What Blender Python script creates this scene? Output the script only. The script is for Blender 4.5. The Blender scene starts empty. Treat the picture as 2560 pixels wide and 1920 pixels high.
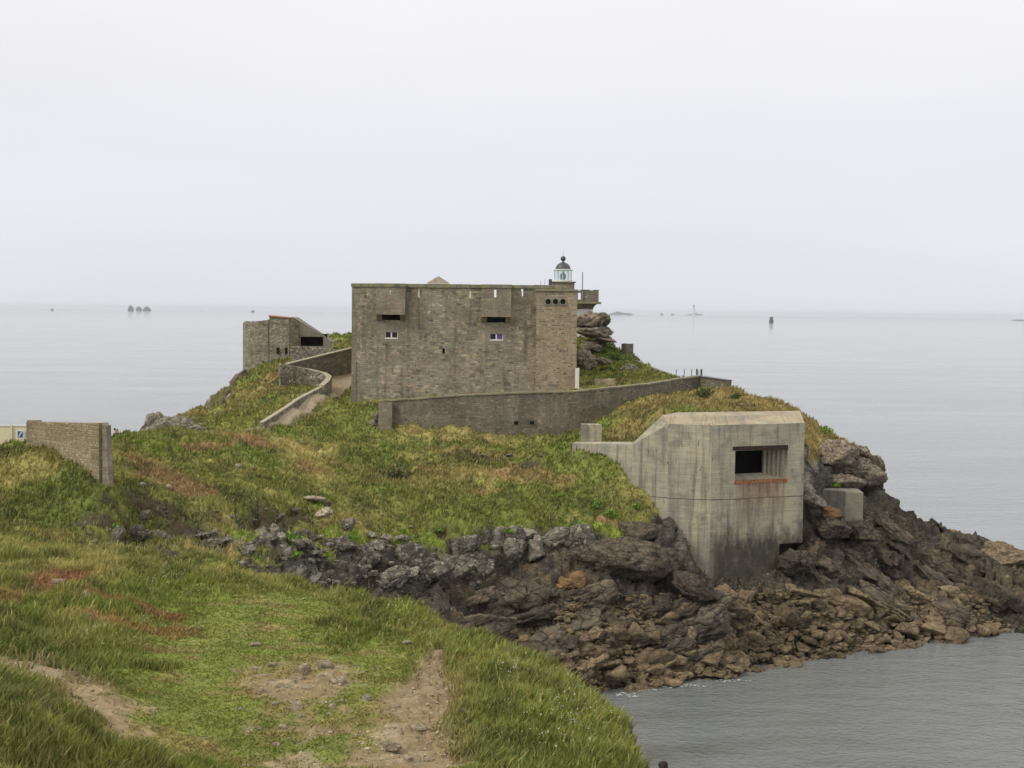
import bpy, bmesh, math, random
import numpy as np
from mathutils import Vector, Matrix, geometry
random.seed(7); RNG = np.random.default_rng(7)
S = bpy.context.scene
COL = S.collection

# ------------------------------------------------------------------ camera, sky, sun, exposure
FU, UC, VC = 3039.0, 1106.0, 829.5
PITCH, ROLL = math.radians(2.948), math.radians(0.573)
CAMZ = 24.0
cam_d = bpy.data.cameras.new("camera"); cam = bpy.data.objects.new("camera", cam_d); COL.objects.link(cam)
CROT = Matrix.Rotation(math.pi/2 - PITCH, 3, 'X') @ Matrix.Rotation(ROLL, 3, 'Z')
cam.matrix_world = Matrix.Translation((0, 0, CAMZ)) @ CROT.to_4x4()
cam_d.sensor_width = 36; cam_d.lens = 36*FU/2212; cam_d.clip_start = 0.5; cam_d.clip_end = 60000
S.camera = cam
S.view_settings.view_transform = 'Standard'; S.view_settings.look = 'None'
S.view_settings.gamma = 1; S.view_settings.exposure = 0.0; S.view_settings.use_curve_mapping = False
SUN_EL, SUN_AZ = math.radians(42), math.radians(-122)      # azimuth from +Y towards +X : behind the camera, to the left
w = bpy.data.worlds.new("World"); S.world = w; w.use_nodes = True
nt = w.node_tree; N = nt.nodes; L = nt.links; N.clear()
wo = N.new('ShaderNodeOutputWorld'); bg = N.new('ShaderNodeBackground'); bg.inputs[1].default_value = 0.1
sky = N.new('ShaderNodeTexSky'); sky.sky_type = 'NISHITA'; sky.sun_disc = False
sky.sun_elevation = SUN_EL; sky.sun_rotation = SUN_AZ
tc = N.new('ShaderNodeTexCoord'); sp = N.new('ShaderNodeSeparateXYZ'); L.new(tc.outputs['Generated'], sp.inputs[0])
cr = N.new('ShaderNodeValToRGB'); cr.color_ramp.interpolation = 'EASE'
e = cr.color_ramp.elements
e[0].position = 0.0; e[0].color = (7.85, 8.05, 8.62, 1)
e[1].position = 0.24; e[1].color = (9.50, 9.35, 9.55, 1)
x = cr.color_ramp.elements.new(0.10); x.color = (8.45, 8.50, 8.95, 1)
x = cr.color_ramp.elements.new(0.9); x.color = (11.0, 10.4, 9.5, 1)
nz = N.new('ShaderNodeTexNoise'); nz.inputs['Scale'].default_value = 2.2; nz.inputs['Detail'].default_value = 3
mp = N.new('ShaderNodeMapping'); mp.inputs['Scale'].default_value = (1, 1, 5); L.new(tc.outputs['Generated'], mp.inputs[0]); L.new(mp.outputs[0], nz.inputs['Vector'])
mr = N.new('ShaderNodeMapRange'); mr.inputs[1].default_value = .3; mr.inputs[2].default_value = .7; mr.inputs[3].default_value = .965; mr.inputs[4].default_value = 1.025
L.new(nz.outputs[0], mr.inputs[0])
mc = N.new('ShaderNodeVectorMath'); mc.operation = 'SCALE'
L.new(sp.outputs[2], cr.inputs[0]); L.new(cr.outputs[0], mc.inputs[0]); L.new(mr.outputs[0], mc.inputs['Scale'])
mx = N.new('ShaderNodeMix'); mx.data_type = 'RGBA'; mx.inputs[0].default_value = 0.97
L.new(sky.outputs[0], mx.inputs[6]); L.new(mc.outputs[0], mx.inputs[7]); L.new(mx.outputs[2], bg.inputs[0]); L.new(bg.outputs[0], wo.inputs[0])
sd = bpy.data.lights.new("sun", 'SUN'); sd.energy = 1.5; sd.angle = math.radians(20); sd.color = (1, .93, .80)
sun = bpy.data.objects.new("sun", sd); COL.objects.link(sun)
sdir = Vector((math.sin(SUN_AZ)*math.cos(SUN_EL), math.cos(SUN_AZ)*math.cos(SUN_EL), math.sin(SUN_EL)))
sun.rotation_euler = sdir.to_track_quat('Z', 'Y').to_euler()
S.cycles.max_bounces = 6; S.cycles.diffuse_bounces = 3; S.cycles.glossy_bounces = 3; S.cycles.volume_bounces = 1
S.cycles.transparent_max_bounces = 8; S.cycles.use_denoising = True

# ------------------------------------------------------------------ measuring helpers
def ray(u, v):
    d = CROT @ Vector(((u-UC)/FU, -(v-VC)/FU, -1)); return d/d.y
def P(u, v, d):
    r = ray(u, v); return Vector((r.x*d, d, CAMZ + r.z*d))
def PX(u, d, z): return Vector(((u-UC)/FU*d, d, z))
def sm(a, b, x): t = np.clip((x-a)/(b-a), 0, 1); return t*t*(3-2*t)
def hsh(ix, iy, s):
    h = (ix.astype(np.int64)*374761393 + iy.astype(np.int64)*668265263 + s*974634777) & 0xffffffff
    h = ((h ^ (h >> 13))*1274126177) & 0xffffffff
    h = ((h ^ (h >> 15))*2246822519) & 0xffffffff
    return ((h ^ (h >> 16)) & 0xffffff)/float(0xffffff)
def vn(x, y, s=0):
    x = np.asarray(x, float); y = np.asarray(y, float)
    ix = np.floor(x); iy = np.floor(y); fx = x-ix; fy = y-iy
    fx = fx*fx*fx*(fx*(fx*6-15)+10); fy = fy*fy*fy*(fy*(fy*6-15)+10)
    a = hsh(ix, iy, s); b = hsh(ix+1, iy, s); c = hsh(ix, iy+1, s); d = hsh(ix+1, iy+1, s)
    return (a+(b-a)*fx)*(1-fy)+(c+(d-c)*fx)*fy
def fbm(x, y, s=0, o=4, g=.5):
    t = 0; am = 1; n = 0
    for k in range(o):
        t = t+am*vn(x, y, s+k*17); n += am; am *= g; x = x*2.03+3.1; y = y*2.03-1.7
    return t/n
def facets(x, y, s, tilt=.5, crack=.12):
    ix = np.floor(x); iy = np.floor(y); f1 = np.full(x.shape, 9.); f2 = np.full(x.shape, 9.); h = np.zeros(x.shape)
    for i in (-1, 0, 1):
        for j in (-1, 0, 1):
            cx = ix+i; cy = iy+j
            dx = x-(cx+hsh(cx, cy, s)); dy = y-(cy+hsh(cx, cy, s+1)); d = dx*dx+dy*dy
            hh = hsh(cx, cy, s+2)-.5+tilt*((hsh(cx, cy, s+3)-.5)*dx*2+(hsh(cx, cy, s+4)-.5)*dy*2)
            near = d < f1
            f2 = np.where(near, f1, np.minimum(f2, d)); h = np.where(near, hh, h); f1 = np.where(near, d, f1)
    e_ = np.sqrt(f2)-np.sqrt(f1)
    return h-crack*4*np.clip(.12-e_, 0, 1)

def hs3(ix, iy, iz, s): return hsh(ix+iz*57.0, iy-iz*113.0, s)
def vn3(p, s=0):
    i = np.floor(p); f = p-i; f = f*f*(3-2*f); o = 0
    for a in (0, 1):
        for b in (0, 1):
            for c in (0, 1):
                wgt = (f[:, 0] if a else 1-f[:, 0])*(f[:, 1] if b else 1-f[:, 1])*(f[:, 2] if c else 1-f[:, 2])
                o = o+wgt*hs3(i[:, 0]+a, i[:, 1]+b, i[:, 2]+c, s)
    return o
def fb3(p, s=0, o=4):
    t = 0; am = 1; n = 0
    for k in range(o): t = t+am*vn3(p, s+k*13); n += am; am *= .5; p = p*2.03+1.7
    return t/n
def fac3(p, s, tilt=.9, crack=.5):
    i = np.floor(p); f1 = np.full(len(p), 9.); f2 = np.full(len(p), 9.); h = np.zeros(len(p))
    for a in (-1, 0, 1):
        for b in (-1, 0, 1):
            for c in (-1, 0, 1):
                cx, cy, cz = i[:, 0]+a, i[:, 1]+b, i[:, 2]+c
                d3 = [p[:, 0]-cx-hs3(cx, cy, cz, s), p[:, 1]-cy-hs3(cx, cy, cz, s+1), p[:, 2]-cz-hs3(cx, cy, cz, s+2)]
                d = d3[0]**2+d3[1]**2+d3[2]**2; near = d < f1
                hh = hs3(cx, cy, cz, s+3)-.5+tilt*sum((hs3(cx, cy, cz, s+4+q)-.5)*d3[q] for q in range(3))
                f2 = np.where(near, f1, np.minimum(f2, d)); h = np.where(near, hh, h); f1 = np.where(near, d, f1)
    return h-crack*np.clip(1-(np.sqrt(f2)-np.sqrt(f1))/.10, 0, 1)
def dip(p, a=.45, b=.35, st=(1., 1., 2.3)):
    ca, sa, cb, sb = math.cos(a), math.sin(a), math.cos(b), math.sin(b)
    x, y, z = p[:, 0]*ca+p[:, 2]*sa, p[:, 1], -p[:, 0]*sa+p[:, 2]*ca
    y, z = y*cb+z*sb, -y*sb+z*cb
    return np.stack([x*st[0], y*st[1], z*st[2]], 1)

# ------------------------------------------------------------------ terrain: surveyed spot heights -> triangulated -> grid
pts = []; cons = []
def A(p, r=0.): pts.append((p.x, p.y, p.z, r)); return len(pts)-1
def T(lst, line=False):
    ids = [A(P(q[0], q[1], q[2]), q[3] if len(q) > 3 else 0.) for q in lst]
    if line: cons.extend(zip(ids, ids[1:]))
def R(lst, line=False):
    ids = [A(PX(q[0], q[1], q[2]), q[3] if len(q) > 3 else 0.) for q in lst]
    if line: cons.extend(zip(ids, ids[1:]))
# near ground and bank
T([(-300,1580,24),(-250,1820,19),(0,1472,27),(100,1525,27),(165,1600,26.5),(60,1610,24.3),(0,1680,22),(150,1740,24),(-300,1460,28)])
R([(400,24,14.9),(700,24,14.9),(1000,24,14.8),(1300,26,13.6),(1480,26,12.5),(1800,26,9),(2300,26,4),(2500,15,6),(1106,14,16),(-400,14,18),(3200,30,0)])
T([(-300,1432,32),(0,1424,31),(120,1470,31.5),(240,1550,31.2),(200,1640,29),(320,1659,29.6)])
T([(480,1659,30),(700,1659,30),(900,1659,30),(1100,1655,30),(400,1500,35),(700,1450,37),(900,1450,38.2),(1010,1480,37),(1100,1500,37),
   (300,1400,39.5),(400,1380,41),(700,1330,44),(900,1400,41),(1000,1400,41.5),(400,1300,46),(600,1290,47.5),(0,1300,42),(200,1320,42),(200,1250,46),(0,1200,50),(200,1215,50),
   (1000,1600,33),(1150,1560,35),(1250,1550,35.5),(1250,1659,31.5),(800,1550,33.5),(550,1580,33)])
T([(-300,1160,58),(0,1162,58),(200,1197,57),(400,1214,57),(600,1248,54.5),(800,1296,51),(955,1330,48.5),(1075,1388,46),(1172,1424,44),(1265,1452,41.5),(1335,1498,39),(1405,1560,36.8),(1436,1615,34.8),(1425,1665,33.3)], True)
R([(-300,72,13,0),(0,66,12.8,0),(200,64,11.9,.2),(400,62,10.6,.5),(600,59,8.4,.8),(800,55.5,5.5,1),(950,53,3.5,1),(1060,50,1.5,1),(1150,47,.2,1),(1240,44.5,-1,1),(1310,41.5,-1,1),(1385,38.5,-.5,1),(1440,36.2,2,1),(1475,33.8,8,.6),(1600,31,5,1),(1800,31,0,1)], True)
R([(1444,31,12.45),(1440,29,12.7),(1500,29.5,11.5),(1100,70,-1.5,1),(1300,70,-2.5,1),(1500,60,-3,1),(1700,45,-3,1),(2300,45,-4,1),(2600,80,-4,1),(1250,80,-1,1),(1000,75,1.5,1),(900,72,3,1),(800,70,4.5,1),(600,69,7.4,.8),(400,69,9.6,.6),(200,68,11.2,.5),(0,70,12.1,0)])
# gully and beach rocks
T([(0,1148,73,0),(60,1118,76,0),(200,1160,73.5,.40),(300,1180,76,.45),(370,1160,77,.40),(450,1185,78,.45),(600,1200,80,.75),(700,1225,82,1),(800,1245,85,1),(900,1262,88,1),(1000,1300,90,1),(1100,1380,90,1),(1180,1420,89,1),(1250,1450,88.2,1),(1350,1498,88.6,1),
   (300,1115,79,.25),(350,1105,80,.2),(450,1130,81,.2),(560,1150,83,.5),(640,1160,86,.8),(640,1110,88.5,.3),(720,1138,88.5,.4),(800,1180,88.5,.55),(900,1205,90,.7),(1000,1215,92,1),(1100,1200,94,1),(1200,1225,94,1),(1300,1225,95,1),(1200,1300,92,1),(1300,1350,91,1),(1400,1290,94,1),
   (1000,1165,93,.2),(1080,1150,95,.5),(1200,1135,97,.8),(1300,1115,98,.5),(1390,1115,99.6,.7),(1455,1150,99.3,1),(1400,1200,97,1),(1500,1230,98,1),(1500,1300,95.5,1),(1500,1400,92,1),(1500,1470,91.5,1),
   (1570,1255,98.7,1),(1640,1262,99.3,1),(1640,1350,96,1),(1650,1440,95.3,1),(1750,1300,99.5,1),(1762,1185,103,1),(1700,1425,96.5,1),(1800,1405,99,1),(1900,1395,100.5,1),(2000,1382,103,1),(2080,1380,103.8,1),(2150,1362,106,1),(2212,1356,107,1),(2400,1340,112,1),
   (1900,1300,104,1),(1900,1200,109,1),(2000,1250,109,1),(2100,1290,110,1),(2212,1280,112,1),(1800,1140,106.5,1),(1870,1135,110,1)])
R([(1360,84,-1.8,1),(1500,86.5,-1.8,1),(1650,90,-1.8,1),(1800,93.5,-1.8,1),(2000,97.5,-1.8,1),(2212,101,-1.8,1),(2500,106,-2.5,1)])
T([(1880,1100,116,1),(1950,1113,119,1),(2000,1128,121,1),(2080,1158,123,1),(2120,1190,122,1),(2165,1178,121,1),(2212,1195,120,1),(2400,1270,122,1)], True)
R([(1885,122,3,1),(1950,125,1,1),(2080,128,-2,1),(2212,125,-2,1),(2400,127,-3,1),(1900,135,-4,1),(2212,140,-5,1),(1700,150,-5,1)])
# headland right of the bunker
T([(1765,1062,109,1),(1860,1052,112.5,1),(1888,1042,114.2,1),(1752,985,111,.55),(1800,960,114,.3),(1868,966,116.5,.3),(1908,1004,116.5,1),(1750,932,114,0),(1820,935,117.5,0),(1700,886,117,0),(1640,870,118,0)])
T([(1575,844,122.5,0),(1640,862,121,0),(1700,880,119.5,0),(1762,903,118.5,0),(1820,938,118.3,0),(1870,969,117.5,.3)], True)
R([(1575,131,12,.5),(1640,130,10,.5),(1720,128,8,.8),(1800,125,6,1),(1880,121,5,1),(1560,145,-3,1),(1500,138,13,0)])
R([(1918,117.6,7.4,1),(1902,119.4,7.4,1),(1945,116.6,7.0,1),(1882,120.2,7.8,1)])
# bunker surroundings: ground before its faces, ground inside its body
T([(1238,950,107.0,0),(1300,980,104.2,0),(1340,1016,102.7,0),(1380,1062,101.5,0),(1400,1092,101.0,0),(1430,1128,100.6,.9),(1470,1150,100.3,1)])
R([(1300,107,13.7),(1390,104.9,14.2),(1540,99.2,4.6,1),(1640,100.7,4.4,1),(1690,101.3,5.0,1),(1738,102.3,6.6,1),(1500,99.6,5.4,1),(1470,99.9,7.4,1),(1500,102.5,5.5,1),(1600,104,5,1),(1730,104.8,6,1),(1440,103.2,12),(1500,104.6,13),(1600,105.4,13),(1725,106.2,13),(1440,105.0,16.35),(1500,105.7,16.6),(1600,106.4,16.55),(1700,107.2,16.3),(1740,108.2,15.0),(1765,106,8.8,1),(1765,104.2,7.4,1)])
T([(1440,889,109,0),(1540,886,110,0),(1680,888,111,0),(1400,880,112.5,0),(1450,865,117,0),(1540,865,117,0),(1350,882,115,0),(1300,906,112.5,0),(1285,925,110.5,0),(1330,948,108.5,0)])
# slope below the long wall
T([(235,1036,78,0),(222,1030,78.5,0),(245,1045,77,0),(300,1060,84,0),(240,1110,78.5,.1),(100,1050,79,0),(67,938,83.4,0),(130,966,81,0),(190,1012,79,0),(0,1050,78,0),(-300,1040,80,0),(0,962,87,0),(-300,960,87,0),(250,953,95,0),(285,950,97,0),(225,955,93,0),(310,941,104,0),(400,936,111,0),(480,934,111,0),
   (350,1000,92,0),(500,1000,98,0),(700,1000,104,0),(900,1000,107,0),(1100,1000,108,0),(1220,1000,107,0),(500,1050,92,0),(700,1060,97,0),(900,1055,101,0),(1100,1050,102,0),(1240,1050,101.8,0),
   (450,1090,85,0),(600,1095,89.5,0),(800,1120,92.5,0),(900,1140,94.5,0),(1000,1120,96,.1),(1100,1105,98,.1),(1200,1095,99.3,.1),(1300,1075,100.8,0),(600,960,108,0),(700,945,112,0)])
T([(822,930,117.4,0),(1000,942,117.2,0),(1160,944,117.6,0),(1245,965,117.4,0),(1300,925,119.3,0),(1345,868,120.5,0),(1400,844,122.7,0),(1500,853,126.2,0),(1560,844,124,0)], True)
T([(1400,850,120.5,0),(1345,872,119,0),(1460,852,123,0)])
R([(822,119.2,15.7),(1000,119.2,15.7),(1245,120.4,16.0),(1345,123,16.6),(1400,126,17.0),(1500,131,17.2)])
# fort yard and far ground
T([(757,800,141,0),(762,862,129,0),(1000,858,129.5,0),(1200,852,128,0),(735,812,139,0),(715,842,134,0),(680,870,126.5,0),(640,896,119,0),(600,922,112.5,0),(560,930,110.5,0),(500,937,108.5,0),(750,880,125,0),(800,893,121,0),(700,905,117.5,0),
   (600,838,131.2,.1),(660,835,131,.1),(676,844,125.4,0),(650,857,122.2,0),(625,872,118.9,0),(600,888,115.2,0),(575,904,112.0,0),(550,920,109.6,0),(695,848,125.4,0),(668,866,121.8,0),(643,879,118.4,0),(616,895,115.0,0),(590,909,111.8,0),(560,862,128,0),(520,900,118,.1),(480,910,117,0),(590,872,119,0),(630,850,126,0),
   (500,852,139,.25),(470,884,132,0),(420,885,130,0),(380,887,130,0),(335,903,127,.4),(312,930,120,.7),(350,932,114,.4),(440,930,115,.1),(505,812,145,.6),(530,800,146,.5),
   (600,772,146,0),(560,776,146.5,0),(640,775,140,0),(740,765,145,0),(740,744,151,0),(700,723,162,0),(758,719,162,0),(690,800,137.5,0),
   (1260,836,131,0),(1300,822,135,0),(1400,812,140,0),(1450,809,139,0),(1480,812,134,0),(1250,795,144,0),(1300,792,146,.3),(1260,728,151,.1),(1305,728,151.5,.1),(1335,748,151.5,0),(1365,771,152,0),(1400,790,150,0),(1440,808,146,0)])
R([(1213,158,21.3),(1290,158,21.0),(1330,160,19,.4),(1380,158,16,.2),(1440,152,13,.3),(1500,148,5,.5),(1213,170,19),(1000,165,19.5),(900,150,18),(1000,150,18),(760,172,17),(700,172,12,.5),(560,158,10,.3),(500,152,6,.3),(440,140,6,.1),(380,140,6,.1),(300,134,8,.5),
   (250,112,13.2),(300,125,11.5),(250,150,9.3),(290,146,9.3),(215,146,7),(250,170,-4,1),(150,104,13),(150,120,6,.8),(0,98,13),(0,114,4,1),(0,132,-4,1),(-300,98,13),(-300,120,2,1),(200,160,-4,1),(400,165,-4,1),(540,182,-4,1),(760,188,-4,1),(1100,188,-4,1),(1400,180,-4,1),(1560,165,-4,1)])
for q in [(-80,14,17),(-80,60,14),(-80,95,12),(-80,130,-4),(-80,190,-5),(62,14,-3),(62,60,-4),(62,120,-4),(62,190,-5),(0,190,-5),(-30,190,-5),(30,190,-5),(62,90,-4)]:
    A(Vector(q), 0. if q[2] > 0 else 1.)
X0, X1, Y0, Y1, DG = -80., 62., 14., 190., .2
nx = int(round((X1-X0)/DG))+1; ny = int(round((Y1-Y0)/DG))+1
gx = np.linspace(X0, X1, nx); gy = np.linspace(Y0, Y1, ny)
XX, YY = np.meshgrid(gx, gy)
cv, ce, cf, ov, oe, of = geometry.delaunay_2d_cdt([Vector((p[0], p[1])) for p in pts], cons, [], 0, 1e-4)
vals = []
pa = np.array(pts)
for k, v_ in enumerate(cv):
    if ov[k]: vals.append(pa[ov[k][0]])
    else:
        dd = np.hypot(pa[:, 0]-v_.x, pa[:, 1]-v_.y); i_ = np.argsort(dd)[:3]; w_ = 1/dd[i_]; vals.append((pa[i_]*w_[:, None]).sum(0)/w_.sum())
Z = np.full((ny, nx), -5.); RK = np.ones((ny, nx))
for f_ in cf:
    for k in range(1, len(f_)-1):
        a, b, c = (vals[f_[0]], vals[f_[k]], vals[f_[k+1]]); pp = [cv[f_[0]], cv[f_[k]], cv[f_[k+1]]]
        i0 = max(0, int((min(p.x for p in pp)-X0)/DG)); i1 = min(nx, int((max(p.x for p in pp)-X0)/DG)+2)
        j0 = max(0, int((min(p.y for p in pp)-Y0)/DG)); j1 = min(ny, int((max(p.y for p in pp)-Y0)/DG)+2)
        if i1 <= i0 or j1 <= j0: continue
        x_ = XX[j0:j1, i0:i1]; y_ = YY[j0:j1, i0:i1]
        det = (pp[1].y-pp[2].y)*(pp[0].x-pp[2].x)+(pp[2].x-pp[1].x)*(pp[0].y-pp[2].y)
        if abs(det) < 1e-9: continue
        l0 = ((pp[1].y-pp[2].y)*(x_-pp[2].x)+(pp[2].x-pp[1].x)*(y_-pp[2].y))/det
        l1 = ((pp[2].y-pp[0].y)*(x_-pp[2].x)+(pp[0].x-pp[2].x)*(y_-pp[2].y))/det
        l2 = 1-l0-l1; m = (l0 > -1e-4) & (l1 > -1e-4) & (l2 > -1e-4)
        Z[j0:j1, i0:i1][m] = (l0*a[2]+l1*b[2]+l2*c[2])[m]; RK[j0:j1, i0:i1][m] = (l0*a[3]+l1*b[3]+l2*c[3])[m]
def blur(a, n):
    for _ in range(n):
        p = np.pad(a, 1, mode='edge'); a = (p[:-2, 1:-1]+p[2:, 1:-1]+2*p[1:-1, 1:-1])/4
        p = np.pad(a, 1, mode='edge'); a = (p[1:-1, :-2]+p[1:-1, 2:]+2*p[1:-1, 1:-1])/4
    return a
Z = blur(Z, 10); RK = blur(RK, 30)
def gz(x, y, arr=None):
    a = Z if arr is None else arr
    fx = np.clip((np.asarray(x)-X0)/DG, 0, nx-1.001); fy = np.clip((np.asarray(y)-Y0)/DG, 0, ny-1.001)
    i = fx.astype(int); j = fy.astype(int); fx = fx-i; fy = fy-j
    return (a[j, i]*(1-fx)+a[j, i+1]*fx)*(1-fy)+(a[j+1, i]*(1-fx)+a[j+1, i+1]*fx)*fy
def hit(u, v, dmin=18., dmax=185.):
    r = ray(u, v); d = np.arange(dmin, dmax, .1)
    zz = gz(r.x*d, d); m = np.nonzero(CAMZ+r.z*d <= zz)[0]
    k = d[m[0]] if len(m) else dmax
    return Vector((r.x*k, k, float(gz(r.x*k, k))))
# ---- surface fields
slope = np.hypot(*np.gradient(Z, DG))
n1 = fbm(XX/7, YY/7, 11); n2 = fbm(XX/2.2, YY/2.2, 31); n3 = fbm(XX/.7, YY/.7, 51, 3)
RM = sm(.40, .58, RK+(n2-.5)*.75+(n1-.5)*.35+np.clip(slope-1.6, 0, 1)*.25)
RM = np.maximum(RM, sm(1.3, .5, Z))
SO = np.zeros_like(Z)                      # bare soil
def lin(c): return np.array([((q/255+.055)/1.055)**2.4 if q/255 > .04 else q/255/12.92 for q in c])
def ell(u, v, ru, rv, soft=.35, namp=.9, s=5, dmin=18.):
    c = hit(u, v, dmin); ru_ = hit(u+ru, v, dmin); up = hit(u, v-rv, dmin); dn = hit(u, v+rv, dmin)
    ax = max(abs(ru_.x-c.x), ru*c.y/FU, .2); ay = max((up.y-dn.y)/2, rv*c.y/FU, .3); ay = min(ay, 9)
    q = np.hypot((XX-c.x)/ax, (YY-c.y)/ay)+(fbm(XX/max(ax*.6, .5), YY/max(ay*.6, .5), s, 4)-.5)*namp*1.6
    return sm(1+soft, 1-soft, q)
def polyd(lst):
    best = np.full(XX.shape, 99.)
    for (a, wa), (b, wb) in zip(lst, lst[1:]):
        dx, dy = b.x-a.x, b.y-a.y; t = np.clip(((XX-a.x)*dx+(YY-a.y)*dy)/(dx*dx+dy*dy), 0, 1)
        best = np.minimum(best, np.hypot(XX-a.x-t*dx, YY-a.y-t*dy)/(wa+(wb-wa)*t))
    return best
OLV, GRN, DRK, STR, BRN, PNK, LIM = (np.array(c) for c in [(.212,.228,.062),(.165,.215,.048),(.085,.108,.034),(.440,.375,.165),(.280,.200,.100),(.38,.22,.15),(.24,.33,.05)])
def mixc(C, c, m): return C+(c-C)*m[..., None]
C = np.empty(XX.shape+(3,)); C[:] = OLV
C = mixc(C, GRN, sm(.45, .62, fbm(XX/6, YY/6, 71)))
C = mixc(C, STR, .42*sm(.50, .70, fbm(XX/5, YY/4, 81)))
C = mixc(C, BRN, .32*sm(.54, .68, fbm(XX/3, YY/3, 91)))
C = mixc(C, DRK, .6*sm(.55, .68, fbm(XX/2.5, YY/2.5, 101)))
HT = .16+.22*fbm(XX/3, YY/3, 111)         # blade height
DN = np.ones_like(Z)
def paint(c, lst, hh=None, dd=None, **k):
    global C, HT, DN
    for q in lst:
        m = ell(*q[:4], s=int(q[0]) % 97, **k)
        C = mixc(C, c, m*(q[4] if len(q) > 4 else .8))
        if hh is not None: HT = HT*(1-m)+hh*m
        if dd is not None: DN = DN*(1-m)+dd*m
# mid slope
paint(GRN, [(950,1090,200,50,.6),(1230,1030,110,60,.8),(560,985,90,18),(760,985,110,18,.7),(620,1130,120,25,.6),(450,960,120,14,.7),(860,965,60,12),(100,1090,90,40,.6),(800,905,60,25,.7),(1010,1120,120,20,.7)])
paint(DRK, [(850,1025,50,22,.8),(1000,1000,120,10,.6),(560,1085,130,12,.7),(60,1110,140,35,.5),(1280,1060,60,30,.4),(1400,925,80,25,.35),(1380,880,60,12,.3)])
paint(STR, [(660,985,60,30,.7),(600,960,90,12,.6),(980,945,160,8,.7),(300,1000,60,30,.5),(1000,1030,90,25,.35),(60,1010,60,30,.45),(700,1040,60,16,.4),(1560,860,80,10,.6)])
paint(PNK, [(430,965,60,10,.6),(540,960,50,12,.7),(350,1030,60,22,.6),(420,1055,45,15,.6),(300,985,40,12,.6),(1150,1030,90,15,.4),(680,1015,40,10,.5),(1030,1060,60,12,.4),(760,1000,40,10,.4)])
paint(BRN, [(1020,975,110,10,.6),(900,1035,110,30,.4),(1640,890,70,14,.6),(1780,930,70,25,.6),(620,780,60,8,.8),(560,850,50,25,.5),(1350,930,70,18,.6),(400,890,60,8,.6)])
# near shelf
paint(GRN, [(560,1330,170,60,.75),(760,1370,110,50,.8),(330,1400,140,40,.7),(430,1560,160,80,.45),(1150,1560,130,110,.7),(1280,1560,60,80,.6),(700,1260,70,16,.8)])
SHORT = np.zeros_like(Z)
for q in [(500,1420,230,150),(760,1500,260,140),(600,1320,220,50),(420,1560,200,80),(900,1450,110,120),(850,1620,200,60),(650,1600,300,70)]: SHORT = np.maximum(SHORT, ell(*q, namp=.5))
HT = HT*(1-SHORT)+.055*SHORT
C = mixc(C, np.array((.15,.175,.042)), SHORT*.65); C = mixc(C, BRN*.8, SHORT*.45*sm(.5, .62, fbm(XX/1.1, YY/.8, 131)))
paint(STR, [(640,1245,110,14,.8),(450,1225,80,18,.7),(880,1300,120,16,.8),(1000,1340,90,20,.6),(760,1290,120,14,.75),(1150,1500,50,40,.6),(1240,1580,30,60,.5),(1320,1560,40,60,.45),(1080,1440,60,30,.5),(120,1165,120,8,.4)], hh=.30)
paint(GRN, [(1060,1500,40,60,.6),(1180,1600,110,70,.55),(1230,1460,60,20,.8),(820,1330,70,14,.7),(1250,1500,40,30,.6)], hh=.30)
paint(DRK, [(1075,1560,40,45,.6),(1080,1480,30,35,.6),(800,1325,30,12,.7),(1140,1640,130,30,.4),(60,1560,90,80,.12),(720,1350,50,10,.5),(280,1440,90,8,.3)], hh=.27)
paint(np.array((.30,.11,.085)), [(130,1255,70,18,.55),(230,1300,60,10,.55),(330,1330,70,10,.6),(60,1290,60,25,.4),(250,1350,90,10,.5),(380,1370,60,10,.35),(160,1240,60,10,.5),(1000,1430,40,12,.3)], hh=.16)
paint(BRN, [(90,1270,110,35,.3),(330,1400,80,8,.4),(560,1480,70,25,.5),(370,1620,130,30,.45),(600,1360,40,6,.4),(1000,1480,40,40,.3)])
# bare soil: worn path on the shelf, eroded band, stony patch, fort track
fg = polyd([(hit(870,1659), 1.05), (hit(900,1590), 1.0), (hit(910,1530), .85), (hit(925,1470), .6), (hit(940,1410), .25)])
SO = np.maximum(SO, .96*sm(1.4, .6, fg+(fbm(XX/.8, YY/.8, 141, 4)-.5)*1.6))
SO = np.maximum(SO, sm(1.2, .6, polyd([(hit(-120,1402), .8), (hit(40,1436), .85), (hit(120,1468), .95), (hit(215,1515), .8), (hit(250,1560), .4)])+(n3-.5)*1.6)*sm(.22, .42, fbm(XX/.4, YY/.4, 134)))
for q in [(660,1490,110,40),(680,1560,100,25),(640,1450,90,18),(760,1640,160,25),(225,1610,60,25)]: SO = np.maximum(SO, .9*ell(*q, namp=2.2)*sm(.30, .52, fbm(XX/.5, YY/.4, 133)))
trk = polyd([(PX(757,146,0), 1.6), (P(757,802,140.5), 1.5), (P(730,835,135), 1.4), (P(690,868,127), 1.15), (P(650,893,119.5), .9), (P(610,917,113.5), .7), (P(560,932,110.3), .5), (P(500,938,108.5), .25)])
TR = sm(1.25, .75, trk+(n3-.5)*.9); TR *= (YY > 105); SO = np.maximum(SO, TR)
TRK = TR
RM *= (1-.999*TR)
PAL = np.array((.38,.32,.22)); SOIL = np.array((.29,.215,.125))
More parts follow.
